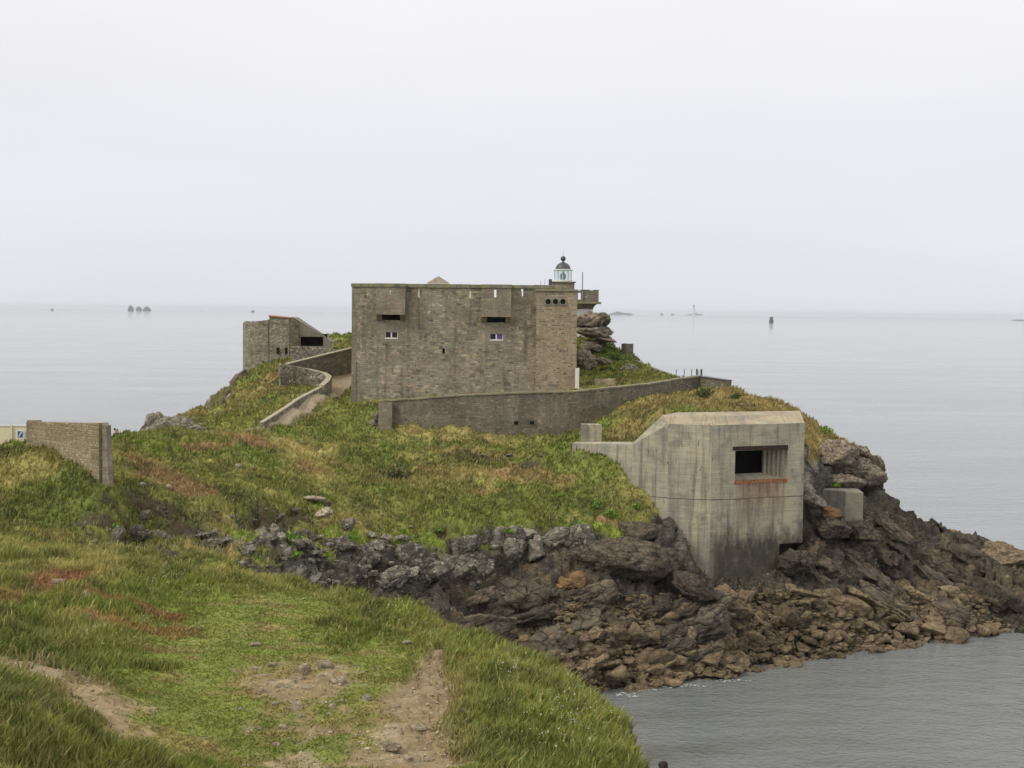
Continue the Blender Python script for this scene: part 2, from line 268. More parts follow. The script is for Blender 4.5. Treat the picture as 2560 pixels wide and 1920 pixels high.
# raise the real surface
for q in [(600,1172,34,9),(650,1158,30,8),(560,1185,30,6),(760,1170,26,7),(870,1150,22,7),(420,1165,30,7),(690,1192,30,8),(705,1148,34,14),(765,1150,34,14),(815,1178,30,12),(935,1180,28,10),(860,1165,30,10),(610,1140,36,12),(520,1160,40,10),(560,1205,40,6),(1040,1175,24,8),(1240,1140,60,8),(1320,1128,50,12),(1130,1148,30,6)]:
    m = ell(*q, namp=1.4, dmin=60.); RM *= 1-m; C = mixc(C, LIM, m*.8)
XR = XX*.82+YY*.57; YR = -XX*.57+YY*.82
low = sm(9.5, 6, Z)
F1 = facets(XR/3.2, YR/1.5, 201, .9, .10); F2 = facets(XR/1.25, YR/.6, 211, .9, .08); F3 = facets(XR/.55, YR/.33, 221, .8, .05)
strata = (1-np.abs(((YR*.9+XR*.1+Z*.9+n2*1.1) % .9)/.45-1))**2
rockd = F1*.75+F2*.30+F3*.12+strata*.22*low-.15
ZB = Z.copy()
Z = Z+RM*rockd*np.where(Z > -.5, 1, .3)
tus = sm(.4, .75, fbm(XX/.9, YY/.9, 151, 3))
Z = Z+(1-RM)*(1-SO)*(1-SHORT)*((n1-.5)*(.7+.7*(YY > 60))+(n2-.5)*(.6+.35*(YY > 60))+tus*.30-.12-.15*(YY > 60))
Z = Z+(1-RM)*SHORT*((n2-.5)*.22+(n3-.5)*.10)
Z = Z+SO*(1-TRK)*(facets(XX/.6, YY/.6, 231, .8, .06)*.20-.06)
# eroded turf edge scars in the slope
for q in [(600,1105,60,14,1.1),(330,1100,50,12,.9),(560,1140,40,10,.8),(850,1030,35,12,.6),(960,1135,30,14,1.1),(1060,985,90,7,.7),(300,1075,30,8,.5),(190,1150,45,12,.9),(270,1120,45,14,.8),(400,1150,70,13,.9),(480,1120,40,8,.5),(240,1085,18,14,.6),(1150,1010,30,8,.5),(700,1078,35,5,.4),(250,1150,110,20,.3),(340,1112,75,18,.5),(440,1150,85,16,.4),(570,1112,60,14,.6),(640,1100,40,10,.6)]:
    m = ell(*q[:4], namp=1.1, dmin=60. if q[1] < 1160 else 18.); Z = Z-m*q[4]; SO = np.maximum(SO, m*.9); C = mixc(C, DRK, m)
# rock colours
rk = np.empty_like(C); rk[:] = (.10,.092,.078)
rk = mixc(rk, np.array((.33,.31,.255)), sm(.52, .68, fbm(XX/.8, YY/.8, 241)))
rk = mixc(rk, np.array((.10,.085,.055)), sm(.5, .62, fbm(XX/2.3, YY/2.3, 243))*.8)
rk = mixc(rk, np.array((.085,.078,.065)), sm(.44, .62, fbm(XX/1.6, YY/1.6, 251))*.7)
drkm = sm(9.2, 7.0, Z+(n1-.5)*3)
dk = np.empty_like(C); dk[:] = (.088,.075,.059)
dk = mixc(dk, np.array((.185,.140,.088)), sm(.48, .68, fbm(XX/1.4, YY/1.4, 261))*.8)
rk = mixc(rk, dk, drkm*.92)
br = sm(4.6, 2.4, Z+(n1-.5)*2.5)
bb = np.empty_like(C); bb[:] = (.165,.128,.084); bb = mixc(bb, np.array((.075,.058,.040)), sm(.45, .65, fbm(XX/1.2, YY/1.2, 271)))
rk = mixc(rk, bb, br)
rk = mixc(rk, np.array((.045,.042,.028)), sm(.7, .15, Z))
soil = np.empty_like(C); soil[:] = SOIL
soil = mixc(soil, PAL, sm(.45, .7, n3)*.8); soil = mixc(soil, np.array((.36,.275,.155)), (YY < 33.5)*(XX < -7)*.7)
soil = mixc(soil, np.array((.36,.305,.215)), TRK); scar = (YY > 60)*(1-TRK); soil = mixc(soil, np.array((.060,.042,.028)), scar*.92)
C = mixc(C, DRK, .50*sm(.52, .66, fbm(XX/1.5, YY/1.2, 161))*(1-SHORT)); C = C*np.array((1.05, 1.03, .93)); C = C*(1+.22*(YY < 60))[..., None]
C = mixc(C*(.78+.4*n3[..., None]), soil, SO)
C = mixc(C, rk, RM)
GR = (1-RM)*(1-SO)
GR *= (Z > 2)

# ------------------------------------------------------------------ object helpers
def link(o): COL.objects.link(o); return o
def tag(o, label=None, cat=None, group=None, kind=None):
    if label: o['label'] = label
    if cat: o['category'] = cat
    if group: o['group'] = group
    if kind: o['kind'] = kind
    return o
def thing(name, loc, label, cat, group=None):
    o = bpy.data.objects.new(name, None); o.location = loc; o.empty_display_size = .3; link(o); return tag(o, label, cat, group)
def rootloc(o):
    p = Vector((0, 0, 0))
    while o is not None: p = p+Vector(o.location); o = o.parent
    return p
def npmesh(name, verts, faces, mat, smooth=False, colors=None, fl=None):
    me = bpy.data.meshes.new(name); verts = np.asarray(verts, np.float32); faces = np.asarray(faces, np.int32)
    k = faces.shape[1]; me.vertices.add(len(verts)); me.vertices.foreach_set('co', verts.ravel())
    me.loops.add(faces.size); me.loops.foreach_set('vertex_index', faces.ravel())
    me.polygons.add(len(faces)); me.polygons.foreach_set('loop_start', np.arange(0, faces.size, k, dtype=np.int32))
    me.polygons.foreach_set('use_smooth', np.full(len(faces), smooth)); me.update(calc_edges=True)
    if colors is not None:
        at = me.color_attributes.new('Col', 'FLOAT_COLOR', 'POINT')
        at.data.foreach_set('color', np.concatenate([colors, np.ones((len(colors), 1))], 1).astype(np.float32).ravel())
    if fl is not None:
        at = me.attributes.new('rock', 'FLOAT', 'POINT'); at.data.foreach_set('value', fl.astype(np.float32))
    me.materials.append(mat); return me
class MB:
    def __init__(s): s.v = []; s.f = []; s.m = []; s.cm = 0
    def quad(s, *p):
        k = len(s.v); s.v += [tuple(q) for q in p]; s.f.append(tuple(range(k, k+len(p)))); s.m.append(s.cm); return s
    def poly8(s, b, t):
        n = len(b); k = len(s.v); s.v += [tuple(q) for q in b]+[tuple(q) for q in t]
        s.f.append(tuple(range(k+n-1, k-1, -1))); s.f.append(tuple(range(k+n, k+2*n)))
        for i in range(n): j = (i+1) % n; s.f.append((k+i, k+j, k+n+j, k+n+i))
        s.m += [s.cm]*(n+2); return s
    def box(s, a, b):
        x0, y0, z0 = a; x1, y1, z1 = b
        return s.poly8([(x0,y0,z0),(x1,y0,z0),(x1,y1,z0),(x0,y1,z0)], [(x0,y0,z1),(x1,y0,z1),(x1,y1,z1),(x0,y1,z1)])
    def lathe(s, c, prof, n=24, cap=True):
        k = len(s.v)
        for r, z in prof:
            for i in range(n):
                a = 2*math.pi*i/n; s.v.append((c[0]+r*math.cos(a), c[1]+r*math.sin(a), c[2]+z))
        for q in range(len(prof)-1):
            for i in range(n):
                j = (i+1) % n; s.f.append((k+q*n+i, k+q*n+j, k+(q+1)*n+j, k+(q+1)*n+i)); s.m.append(s.cm)
        if cap:
            s.f.append(tuple(k+i for i in reversed(range(n)))); s.f.append(tuple(k+(len(prof)-1)*n+i for i in range(n))); s.m += [s.cm]*2
        return s
    def bar(s, a, b, r, n=8):
        a = Vector(a); b = Vector(b); d = (b-a).normalized(); q = d.orthogonal().normalized(); t = d.cross(q)
        ring = [q*math.cos(2*math.pi*i/n)*r+t*math.sin(2*math.pi*i/n)*r for i in range(n)]
        return s.poly8([a+x for x in ring], [b+x for x in ring])
    def wall(s, o, ud, W, H, t, holes=(), top=None):
        """a slab with rectangular holes: o corner, ud unit vector along, t thickness vector (points backwards)"""
        o = Vector(o); ud = Vector(ud); t = Vector(t); zd = Vector((0, 0, 1))
        us = sorted({0, W, *[h[0] for h in holes], *[h[2] for h in holes]}); vs = sorted({0, H, *[h[1] for h in holes], *[h[3] for h in holes]})
        def solid(i, j):
            if i < 0 or j < 0 or i >= len(us)-1 or j >= len(vs)-1: return False
            cu = (us[i]+us[i+1])/2; cw = (vs[j]+vs[j+1])/2
            return not any(h[0] < cu < h[2] and h[1] < cw < h[3] for h in holes)
        def pt(a, b, k): return o+ud*a+zd*b+t*k
        for i in range(len(us)-1):
            for j in range(len(vs)-1):
                if not solid(i, j): continue
                a, b, c, d = us[i], us[i+1], vs[j], vs[j+1]
                s.quad(pt(a,c,0), pt(b,c,0), pt(b,d,0), pt(a,d,0)); s.quad(pt(b,c,1), pt(a,c,1), pt(a,d,1), pt(b,d,1))
                if not solid(i-1, j): s.quad(pt(a,c,1), pt(a,c,0), pt(a,d,0), pt(a,d,1))
                if not solid(i+1, j): s.quad(pt(b,c,0), pt(b,c,1), pt(b,d,1), pt(b,d,0))
                if not solid(i, j-1): s.quad(pt(a,c,1), pt(b,c,1), pt(b,c,0), pt(a,c,0))
                if not solid(i, j+1): s.quad(pt(a,d,0), pt(b,d,0), pt(b,d,1), pt(a,d,1))
        return s
    def strip(s, st, th, jit=0., step=.5, seed=1):
        """wall along stations (x,y,ztop,zbot) with thickness"""
        rr = random.Random(seed); fine = []
        for a, b in zip(st, st[1:]):
            n = max(1, int(math.hypot(b[0]-a[0], b[1]-a[1])/step))
            for i in range(n): t = i/n; fine.append([a[k]+(b[k]-a[k])*t for k in range(4)])
        fine.append(list(st[-1])); k = len(s.v)
        for i, q in enumerate(fine):
            p0 = fine[max(0, i-1)]; p1 = fine[min(len(fine)-1, i+1)]; dx, dy = p1[0]-p0[0], p1[1]-p0[1]; l = math.hypot(dx, dy) or 1
            nx_, ny_ = -dy/l*th/2, dx/l*th/2; j1, j2 = rr.uniform(-jit, jit), rr.uniform(-jit, jit)
            s.v += [(q[0]-nx_, q[1]-ny_, q[3]), (q[0]-nx_+rr.uniform(-jit, jit)*.5, q[1]-ny_+rr.uniform(-jit, jit)*.5, q[2]+j1), (q[0]+nx_, q[1]+ny_, q[2]+j2), (q[0]+nx_, q[1]+ny_, q[3])]
        n = len(fine)
        for i in range(n-1):
            a = k+4*i; b = a+4
            for c, d in ((0, 1), (1, 2), (2, 3), (3, 0)): s.f.append((a+c, b+c, b+d, a+d)); s.m.append(s.cm)
        s.f.append((k, k+1, k+2, k+3)); s.f.append((k+4*n-4, k+4*n-1, k+4*n-2, k+4*n-3)); s.m += [s.cm]*2
        return s
    def build(s, name, mat, parent=None, loc=None, smooth=False, bevel=0):
        L0 = rootloc(parent) if parent is not None else Vector(loc) if loc is not None else None
        if L0 is None:
            a = np.array(s.v); L0 = Vector(((a[:, 0].min()+a[:, 0].max())/2, (a[:, 1].min()+a[:, 1].max())/2, a[:, 2].min()))
        me = bpy.data.meshes.new(name); me.from_pydata([(v[0]-L0.x, v[1]-L0.y, v[2]-L0.z) for v in s.v], [], s.f)
        uv = me.uv_layers.new(name='UVMap'); ud = uv.data
        for p in me.polygons:
            n = p.normal
            if abs(n.z) > .75:
                for li in p.loop_indices: c = me.vertices[me.loops[li].vertex_index].co; ud[li].uv = (c.x+L0.x, c.y+L0.y)
            else:
                t = Vector((-n.y, n.x)); t = t.normalized() if t.length > 1e-6 else Vector((1, 0))
                for li in p.loop_indices: c = me.vertices[me.loops[li].vertex_index].co; ud[li].uv = ((c.x+L0.x)*t.x+(c.y+L0.y)*t.y, c.z+L0.z)
        mats = mat if isinstance(mat, (list, tuple)) else [mat]
        for m_ in mats: me.materials.append(m_)
        for p, mi in zip(me.polygons, s.m): p.material_index = mi; p.use_smooth = smooth
        o = link(bpy.data.objects.new(name, me))
        if parent is not None: o.parent = parent
        else: o.location = L0
        bm = bmesh.new(); bm.from_mesh(me); bmesh.ops.recalc_face_normals(bm, faces=bm.faces)
        bm.to_mesh(me); bm.free()
        if bevel: b_ = o.modifiers.new('bevel', 'BEVEL'); b_.width = bevel; b_.segments = 2; b_.limit_method = 'ANGLE'
        return o

# ------------------------------------------------------------------ materials
class G:
    def __init__(s, name):
        s.m = bpy.data.materials.new(name); s.m.use_nodes = True; s.t = s.m.node_tree; s.t.nodes.clear()
        s.o = s.n('ShaderNodeOutputMaterial'); s.b = s.n('ShaderNodeBsdfPrincipled'); s.l(s.b.outputs[0], s.o.inputs[0]); s.b.inputs['Roughness'].default_value = .9
        s.b.inputs['Specular IOR Level'].default_value = .25
    def n(s, t, **k):
        x = s.t.nodes.new(t)
        for a, b in k.items(): setattr(x, a, b)
        return x
    def l(s, a, b): s.t.links.new(a, b)
    def set(s, node, i, v):
        if hasattr(v, 'is_output') or isinstance(v, bpy.types.NodeSocket): s.l(v, node.inputs[i])
        else: node.inputs[i].default_value = v
    def obj(s): return s.n('ShaderNodeTexCoord').outputs['Object']
    def uv(s): return s.n('ShaderNodeTexCoord').outputs['UV']
    def pos(s): return s.n('ShaderNodeNewGeometry').outputs['Position']
    def map(s, v, sc=(1,1,1), rot=(0,0,0), loc=(0,0,0)):
        x = s.n('ShaderNodeMapping'); s.l(v, x.inputs[0]); x.inputs['Scale'].default_value = sc; x.inputs['Rotation'].default_value = rot; x.inputs['Location'].default_value = loc; return x.outputs[0]
    def noise(s, v, sc, det=4, rough=.55, out=0, dist=0.):
        x = s.n('ShaderNodeTexNoise'); s.l(v, x.inputs['Vector']); x.inputs['Scale'].default_value = sc; x.inputs['Detail'].default_value = det; x.inputs['Roughness'].default_value = rough; x.inputs['Distortion'].default_value = dist; return x.outputs[out]
    def mix(s, f, a, b, mode='MIX'):
        x = s.n('ShaderNodeMix', data_type='RGBA', blend_type=mode); s.set(x, 0, f); s.set(x, 6, a if not isinstance(a, tuple) else (*a, 1)); s.set(x, 7, b if not isinstance(b, tuple) else (*b, 1)); return x.outputs[2]
    def math(s, op, a, b=0., c=0., clamp=False):
        x = s.n('ShaderNodeMath', operation=op, use_clamp=clamp); s.set(x, 0, a); s.set(x, 1, b); s.set(x, 2, c); return x.outputs[0]
    def rng(s, v, a, b, c=0., d=1.): x = s.n('ShaderNodeMapRange'); s.set(x, 0, v); x.inputs[1].default_value = a; x.inputs[2].default_value = b; x.inputs[3].default_value = c; x.inputs[4].default_value = d; return x.outputs[0]
    def ramp(s, v, st, interp='LINEAR'):
        x = s.n('ShaderNodeValToRGB'); s.l(v, x.inputs[0]); r = x.color_ramp; r.interpolation = interp
        r.elements[0].position, r.elements[0].color = st[0][0], (*st[0][1], 1); r.elements[1].position, r.elements[1].color = st[-1][0], (*st[-1][1], 1)
        for p_, c_ in st[1:-1]: q = r.elements.new(p_); q.color = (*c_, 1)
        return x.outputs[0]
    def bump(s, h, st=.5, dist=.05, prev=None):
        x = s.n('ShaderNodeBump'); x.inputs['Strength'].default_value = st; x.inputs['Distance'].default_value = dist; s.l(h, x.inputs['Height'])
        if prev is not None: s.l(prev, x.inputs['Normal'])
        return x.outputs[0]
    def col(s, c): s.set(s.b, 'Base Color', c if not isinstance(c, tuple) else (*c, 1)); return s
    def nrm(s, c): s.l(c, s.b.inputs['Normal']); return s
def sc3(v, k):                         # keep helper for scalar->vector scaling of a colour socket
    return v
def plain(name, c, rough=.8, bump=0., var=.15, metal=0.):
    g = G(name); n_ = g.noise(g.obj(), 6, 5); g.col(g.mix(1., c, g.ramp(n_, [(.3, (1-var,)*3), (.7, (1+var,)*3)]), 'MULTIPLY'))
    g.b.inputs['Roughness'].default_value = rough; g.b.inputs['Metallic'].default_value = metal
    if bump: g.nrm(g.bump(n_, bump, .03))
    return g.m
def stone(name, pal, mortar, rowh=.16, bw=.45, msz=.014, warp=.05, stain=(.62, 1.15), dark=(.07,.065,.055), darkamt=.5, streak=.5, seed=0., tint=None):
    g = G(name); uv = g.map(g.uv(), loc=(seed*3.1, seed*.7, 0))
    wn = g.n('ShaderNodeVectorMath', operation='MULTIPLY_ADD'); g.l(g.noise(uv, 1.6, 3, out=1), wn.inputs[0]); wn.inputs[1].default_value = (warp*2, warp*1.6, 0); g.l(uv, wn.inputs[2]); wv = wn.outputs[0]
    def brick(rh, w_, off):
        b = g.n('ShaderNodeTexBrick', offset=.5, offset_frequency=2, squash=.7, squash_frequency=3); g.l(g.map(wv, loc=(off, off*.37, 0)), b.inputs['Vector'])
        b.inputs['Color1'].default_value = (0, 0, 0, 1); b.inputs['Color2'].default_value = (1, 1, 1, 1); b.inputs['Mortar'].default_value = (.5, .5, .5, 1)
        b.inputs['Scale'].default_value = 1; b.inputs['Mortar Size'].default_value = msz; b.inputs['Mortar Smooth'].default_value = .4; b.inputs['Brick Width'].default_value = w_; b.inputs['Row Height'].default_value = rh; return b
    b1 = brick(rowh, bw, 0); b2 = brick(rowh*1.9, bw*1.35, 3.3)
    sel = g.rng(g.noise(uv, .9, 3), .52, .56)
    tone = g.mix(sel, b1.outputs[0], b2.outputs[0]); fac = g.mix(sel, b1.outputs[1], b2.outputs[1])
    tone2 = g.math('FRACT', g.math('ADD', g.math('MULTIPLY', tone, 5.3), g.noise(wv, .5, 2)))
    c = g.ramp(tone2, pal, 'LINEAR')
    fine = g.noise(uv, 9, 5, .65)
    c = g.mix(1., c, g.ramp(fine, [(.25, (.62,)*3), (.75, (1.38,)*3)]), 'MULTIPLY')
    mm = g.math('MULTIPLY', fac, g.rng(g.noise(uv, 2.4, 3), .3, .6, .25, 1.))
    c = g.mix(mm, c, mortar)
    st = g.noise(g.map(uv, (.35, .22, 1)), 1.6, 5, .6)
    c = g.mix(1., c, g.ramp(st, [(.3, (stain[0],)*3), (.7, (stain[1],)*3)]), 'MULTIPLY')
    vs = g.noise(g.map(uv, (1.3, .10, 1)), 1.5, 4, .6)
    c = g.mix(g.math('MULTIPLY', g.rng(vs, .52, .72), streak), c, dark)
    li = g.noise(uv, 2.2, 6, .7); c = g.mix(g.math('MULTIPLY', g.rng(li, .6, .68), darkamt), c, dark)
    if tint: c = g.mix(g.rng(g.noise(uv, .55, 4), .5, .66, 0, .55), c, tint)
    sp_ = g.noise(uv, 3.1, 2, .5); c = g.mix(g.rng(sp_, .765, .79), c, (.62, .6, .54))
    g.col(c); h = g.math('SUBTRACT', g.math('MULTIPLY', fine, .6), g.math('MULTIPLY', fac, .9)); h = g.math('ADD', h, g.math('MULTIPLY', tone2, .5))
    g.nrm(g.bump(h, .75, .04)); return g.m
def rubble(name, pal, mortar, sc=3.2, ratio=1.8, darkc=(.05,.045,.04), seed=0.):
    g = G(name); uv = g.map(g.uv(), (1, ratio, 1), loc=(seed, seed, 0))
    wn = g.n('ShaderNodeVectorMath', operation='MULTIPLY_ADD'); g.l(g.noise(uv, 2.5, 3, out=1), wn.inputs[0]); wn.inputs[1].default_value = (.14,)*3; g.l(uv, wn.inputs[2])
    v1 = g.n('ShaderNodeTexVoronoi'); g.l(wn.outputs[0], v1.inputs['Vector']); v1.inputs['Scale'].default_value = sc
    v2 = g.n('ShaderNodeTexVoronoi', feature='DISTANCE_TO_EDGE'); g.l(wn.outputs[0], v2.inputs['Vector']); v2.inputs['Scale'].default_value = sc
    sepc = g.n('ShaderNodeSeparateColor'); g.l(v1.outputs['Color'], sepc.inputs[0])
    c = g.ramp(sepc.outputs[0], pal); fine = g.noise(g.uv(), 9, 5, .65)
    c = g.mix(1., c, g.ramp(fine, [(.25, (.6,)*3), (.75, (1.4,)*3)]), 'MULTIPLY')
    e_ = g.rng(v2.outputs[0], .0, .07, 1, 0); c = g.mix(e_, c, mortar)
    c = g.mix(g.rng(g.noise(g.uv(), 1.1, 5, .65), .5, .72, 0, .7), c, darkc)
    g.col(c); g.nrm(g.bump(g.math('SUBTRACT', g.math('MULTIPLY', fine, .5), e_), .9, .06)); return g.m
FORTPAL = [(0,(.26,.215,.15)),(.2,(.37,.335,.265)),(.36,(.15,.13,.10)),(.52,(.41,.32,.215)),(.68,(.27,.25,.205)),(.84,(.50,.43,.32)),(1,(.19,.145,.10))]
M_fort = stone('fort_masonry', FORTPAL, (.34,.31,.25), .19, .52, stain=(.78,1.22), darkamt=.45, streak=.6, tint=(.19,.185,.12), seed=1)
M_turret = stone('turret_masonry', [(0,(.28,.22,.145)),(.25,(.38,.32,.225)),(.5,(.17,.135,.10)),(.7,(.43,.37,.27)),(1,(.33,.21,.12))], (.45,.38,.26), .18, .42, msz=.026, stain=(.8,1.2), darkamt=.15, streak=.12, seed=2)
M_dress = stone('dressed_granite', [(0,(.25,.22,.17)),(.5,(.34,.30,.23)),(1,(.29,.23,.16))], (.22,.20,.16), .36, .75, msz=.008, darkamt=.3, streak=.3, seed=3)
M_long = stone('long_wall_masonry', [(0,(.12,.105,.08)),(.25,(.27,.235,.185)),(.5,(.20,.165,.12)),(.7,(.34,.30,.24)),(.85,(.15,.135,.11)),(1,(.30,.24,.17))], (.23,.205,.16), .15, .38, warp=.09, stain=(.7,1.15), darkamt=.5, streak=.35, seed=4, tint=(.11,.12,.09))
M_wallp = stone('broken_wall_masonry', [(0,(.29,.235,.14)),(.3,(.40,.34,.22)),(.55,(.23,.185,.11)),(.8,(.46,.40,.29)),(1,(.32,.21,.12))], (.22,.18,.11), .13, .38, msz=.02, stain=(.7,1.15), darkamt=.4, streak=.25, seed=5)
M_bast = rubble('bastion_rubble', [(0,(.27,.24,.18)),(.4,(.40,.36,.28)),(.7,(.21,.18,.13)),(1,(.50,.46,.37))], (.25,.22,.17), 3.4, 2.2)
M_rub = rubble('loose_rubble', [(0,(.14,.12,.09)),(.4,(.34,.31,.25)),(.7,(.20,.16,.11)),(1,(.52,.49,.42))], (.09,.08,.06), 4.2, 1.3, seed=4)
M_coping = plain('mortar_coping', (.40,.36,.27), .9, .5, .25)
def coping2():
    g = G('lichen_coping'); p_ = g.pos(); n_ = g.noise(p_, 1.4, 6, .65); c = g.ramp(n_, [(.3, (.12,.12,.09)), (.5, (.24,.23,.16)), (.62, (.30,.27,.14)), (.75, (.42,.40,.33))])
    g.col(c); g.nrm(g.bump(g.noise(p_, 6, 5), .6, .05)); return g.m
M_cop2 = coping2()
M_litwall = plain('lit_wall_tone', (.62,.58,.48), .9, .2, .2)  # pale tone stands in for light on the inner rear parapet
M_patch = plain('cement_render', (.27,.245,.19), .95, .4, .3)
M_white = plain('white_paint', (.74,.74,.70), .5, 0, .08)
M_dkglass = plain('dark_glass', (.018,.020,.024), .12, 0, .1)
M_curtain = plain('violet_curtain', (.13,.09,.28), .8, 0, .2)
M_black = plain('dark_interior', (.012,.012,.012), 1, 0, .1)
M_lead = plain('dome_metal', (.105,.105,.115), .45, .1, .25, .4)
M_glass = plain('lantern_glass', (.62,.75,.74), .08, 0, .03)
M_lens = plain('lens_glass', (.20,.27,.24), .1, 0, .5)
M_brick = plain('red_tile', (.38,.17,.12), .85, .5, .3)
M_wood = plain('grey_wood', (.16,.15,.13), .85, .3, .3)
M_steel = plain('grey_steel', (.30,.31,.33), .5, 0, .15, .5)
M_cream = plain('cream_board', (.70,.64,.46), .7, .1, .08)
M_blue = plain('blue_enamel', (.045,.10,.28), .4, 0, .05)
M_grey = plain('pale_grey_print', (.50,.50,.52), .6, 0, .12)
M_skin = plain('skin', (.50,.31,.23), .6, 0, .05)
M_hair = plain('brown_hair', (.035,.022,.018), .6, .4, .4)
M_navy = plain('navy_cloth', (.03,.03,.05), .9, 0, .2)
M_tan = plain('tan_cloth', (.26,.21,.15), .9, 0, .2)
M_jeans = plain('jeans_cloth', (.07,.08,.12), .9, 0, .2)
M_iron = plain('dark_rusted_beam', (.045,.03,.024), .85, .4, .5)
M_rustiron = plain('rusty_iron', (.10,.045,.025), .85, .4, .5)
def concrete(name, special=False, base=(.44,.405,.32)):
    g = G(name); uv = g.uv(); p_ = g.pos(); s_ = g.n('ShaderNodeSeparateXYZ'); g.l(p_, s_.inputs[0])
    b = g.n('ShaderNodeTexBrick', offset=.37, offset_frequency=2); g.l(g.map(uv, rot=(0,0,0)), b.inputs['Vector']); b.inputs['Color1'].default_value = (0,0,0,1); b.inputs['Color2'].default_value = (1,1,1,1); b.inputs['Mortar'].default_value = (.5,.5,.5,1)
    b.inputs['Scale'].default_value = 1; b.inputs['Brick Width'].default_value = 3.1; b.inputs['Row Height'].default_value = .17; b.inputs['Mortar Size'].default_value = .008; b.inputs['Mortar Smooth'].default_value = .5
    c = g.mix(g.rng(g.noise(uv, .45, 5, .6), .35, .65), (base[0]*.80, base[1]*.82, base[2]*.88), (base[0]*1.12, base[1]*1.10, base[2]*1.0))
    c = g.mix(1., c, g.ramp(b.outputs[0], [(0, (.93,)*3), (1, (1.06,)*3)]), 'MULTIPLY')
    c = g.mix(g.math('MULTIPLY', b.outputs[1], .5), c, (.17,.155,.12))
    c = g.mix(1., c, g.ramp(g.noise(g.map(uv, (.4, 3, 1)), 2, 6, .7), [(.3, (.84,)*3), (.7, (1.14,)*3)]), 'MULTIPLY')
    vs = g.noise(g.map(uv, (1.6, .10, 1)), 1.4, 5, .65); c = g.mix(g.rng(vs, .50, .68, 0, .75), c, (.13,.12,.095))
    spk = g.noise(g.map(uv, (3.2, .9, 1)), 1.7, 3, .5); c = g.mix(g.rng(spk, .665, .70, 0, .85), c, (.10,.055,.03))
    big = g.noise(uv, .7, 6, .68); c = g.mix(g.rng(big, .52, .68, 0, .6), c, (.15,.14,.115))
    if special:
        z = s_.outputs[2]; xx = s_.outputs[0]
        zn = g.math('ADD', z, g.math('MULTIPLY', g.math('SUBTRACT', g.noise(g.map(uv, (1.2, .5, 1)), 1.1, 6, .7), .5), 5.))
        lowm = g.rng(zn, 8.9, 7.2, 0, .88); lowx = g.rng(xx, 14.0, 15.0, .2, 1.); mot = g.rng(g.noise(g.map(uv, (1, .6, 1)), 1.7, 6, .7), .48, .66, 1., .82)
        c = g.mix(g.math('MULTIPLY', g.math('MULTIPLY', lowm, lowx), mot), c, (.040,.034,.029))
        ab = g.math('ABSOLUTE', g.math('SUBTRACT', g.math('ADD', z, g.math('MULTIPLY', g.noise(g.map(uv, (.5, 1, 1)), 1.1, 3), .18)), 10.78))
        c = g.mix(g.rng(ab, .012, .045, .85, 0), c, (.05,.045,.04))
        rz = g.math('MULTIPLY', g.rng(z, 8.4, 11.9, 0, 1), g.rng(z, 12.0, 12.04, 1, 0)); rx = g.math('MULTIPLY', g.rng(xx, 16.0, 16.8), g.rng(xx, 20.2, 19.6))
        rs = g.rng(g.noise(g.map(uv, (2.4, .35, 1)), 1.6, 6, .7), .36, .62)
        top = g.rng(z, 11.7, 12.1, 0, .75)
        rr = g.math('MULTIPLY', g.math('MULTIPLY', rz, rx), g.math('MAXIMUM', rs, top)); c = g.mix(g.math('MULTIPLY', rr, .95), c, (.21,.095,.045))
        oc = g.math('MULTIPLY', g.rng(z, 16.02, 16.12), g.rng(g.noise(uv, 1.2, 4), .4, .6)); c = g.mix(g.math('MULTIPLY', oc, .3), c, (.46,.32,.16))
    g.col(c); h = g.math('SUBTRACT', g.noise(uv, 6, 6, .7), g.math('MULTIPLY', b.outputs[1], .5)); g.nrm(g.bump(h, .45, .04)); return g.m
M_conc = concrete('bunker_concrete', True); M_conc2 = concrete('block_concrete', False, (.33,.31,.26)); M_conc3 = concrete('shelter_concrete', False, (.28,.26,.215))
def ground_mat():
    g = G('hillside_cover'); at = g.n('ShaderNodeAttribute', attribute_name='Col'); rk_ = g.n('ShaderNodeAttribute', attribute_name='rock').outputs['Fac']
    p_ = g.pos(); nf = g.noise(p_, 5, 6, .7); c = g.mix(1., at.outputs['Color'], g.ramp(nf, [(.28, (.55,)*3), (.72, (1.45,)*3)]), 'MULTIPLY')
    st = g.noise(g.map(p_, (1.0, .5, 3.2), rot=(.5, .35, .6)), 2.2, 6, .7); c2 = g.mix(1., c, g.ramp(st, [(.3, (.5,)*3), (.5, (.95,)*3), (.7, (1.5,)*3)]), 'MULTIPLY')
    wn = g.n('ShaderNodeVectorMath', operation='MULTIPLY_ADD'); g.l(g.noise(p_, 1.2, 3, out=1), wn.inputs[0]); wn.inputs[1].default_value = (.6,)*3; g.l(g.map(p_, (.9, .9, 2.4), rot=(.3, .4, .3)), wn.inputs[2])
    vo = g.n('ShaderNodeTexVoronoi', feature='DISTANCE_TO_EDGE'); g.l(wn.outputs[0], vo.inputs['Vector']); vo.inputs['Scale'].default_value = 1.6
    ck = g.rng(vo.outputs[0], 0., .05, .8, 0.); c2 = g.mix(ck, c2, (.02,.018,.015))
    c = g.mix(rk_, c, c2); spk = g.noise(p_, 3.4, 4, .6); c = g.mix(g.math('MULTIPLY', rk_, g.rng(spk, .64, .70, 0, .55)), c, (.42,.40,.34))
    g.col(c); b1 = g.bump(g.math('ADD', nf, g.math('MULTIPLY', st, g.math('MULTIPLY', rk_, 1.5))), .9, .09); g.nrm(b1); g.b.inputs['Roughness'].default_value = .88; return g.m
M_ground = ground_mat()
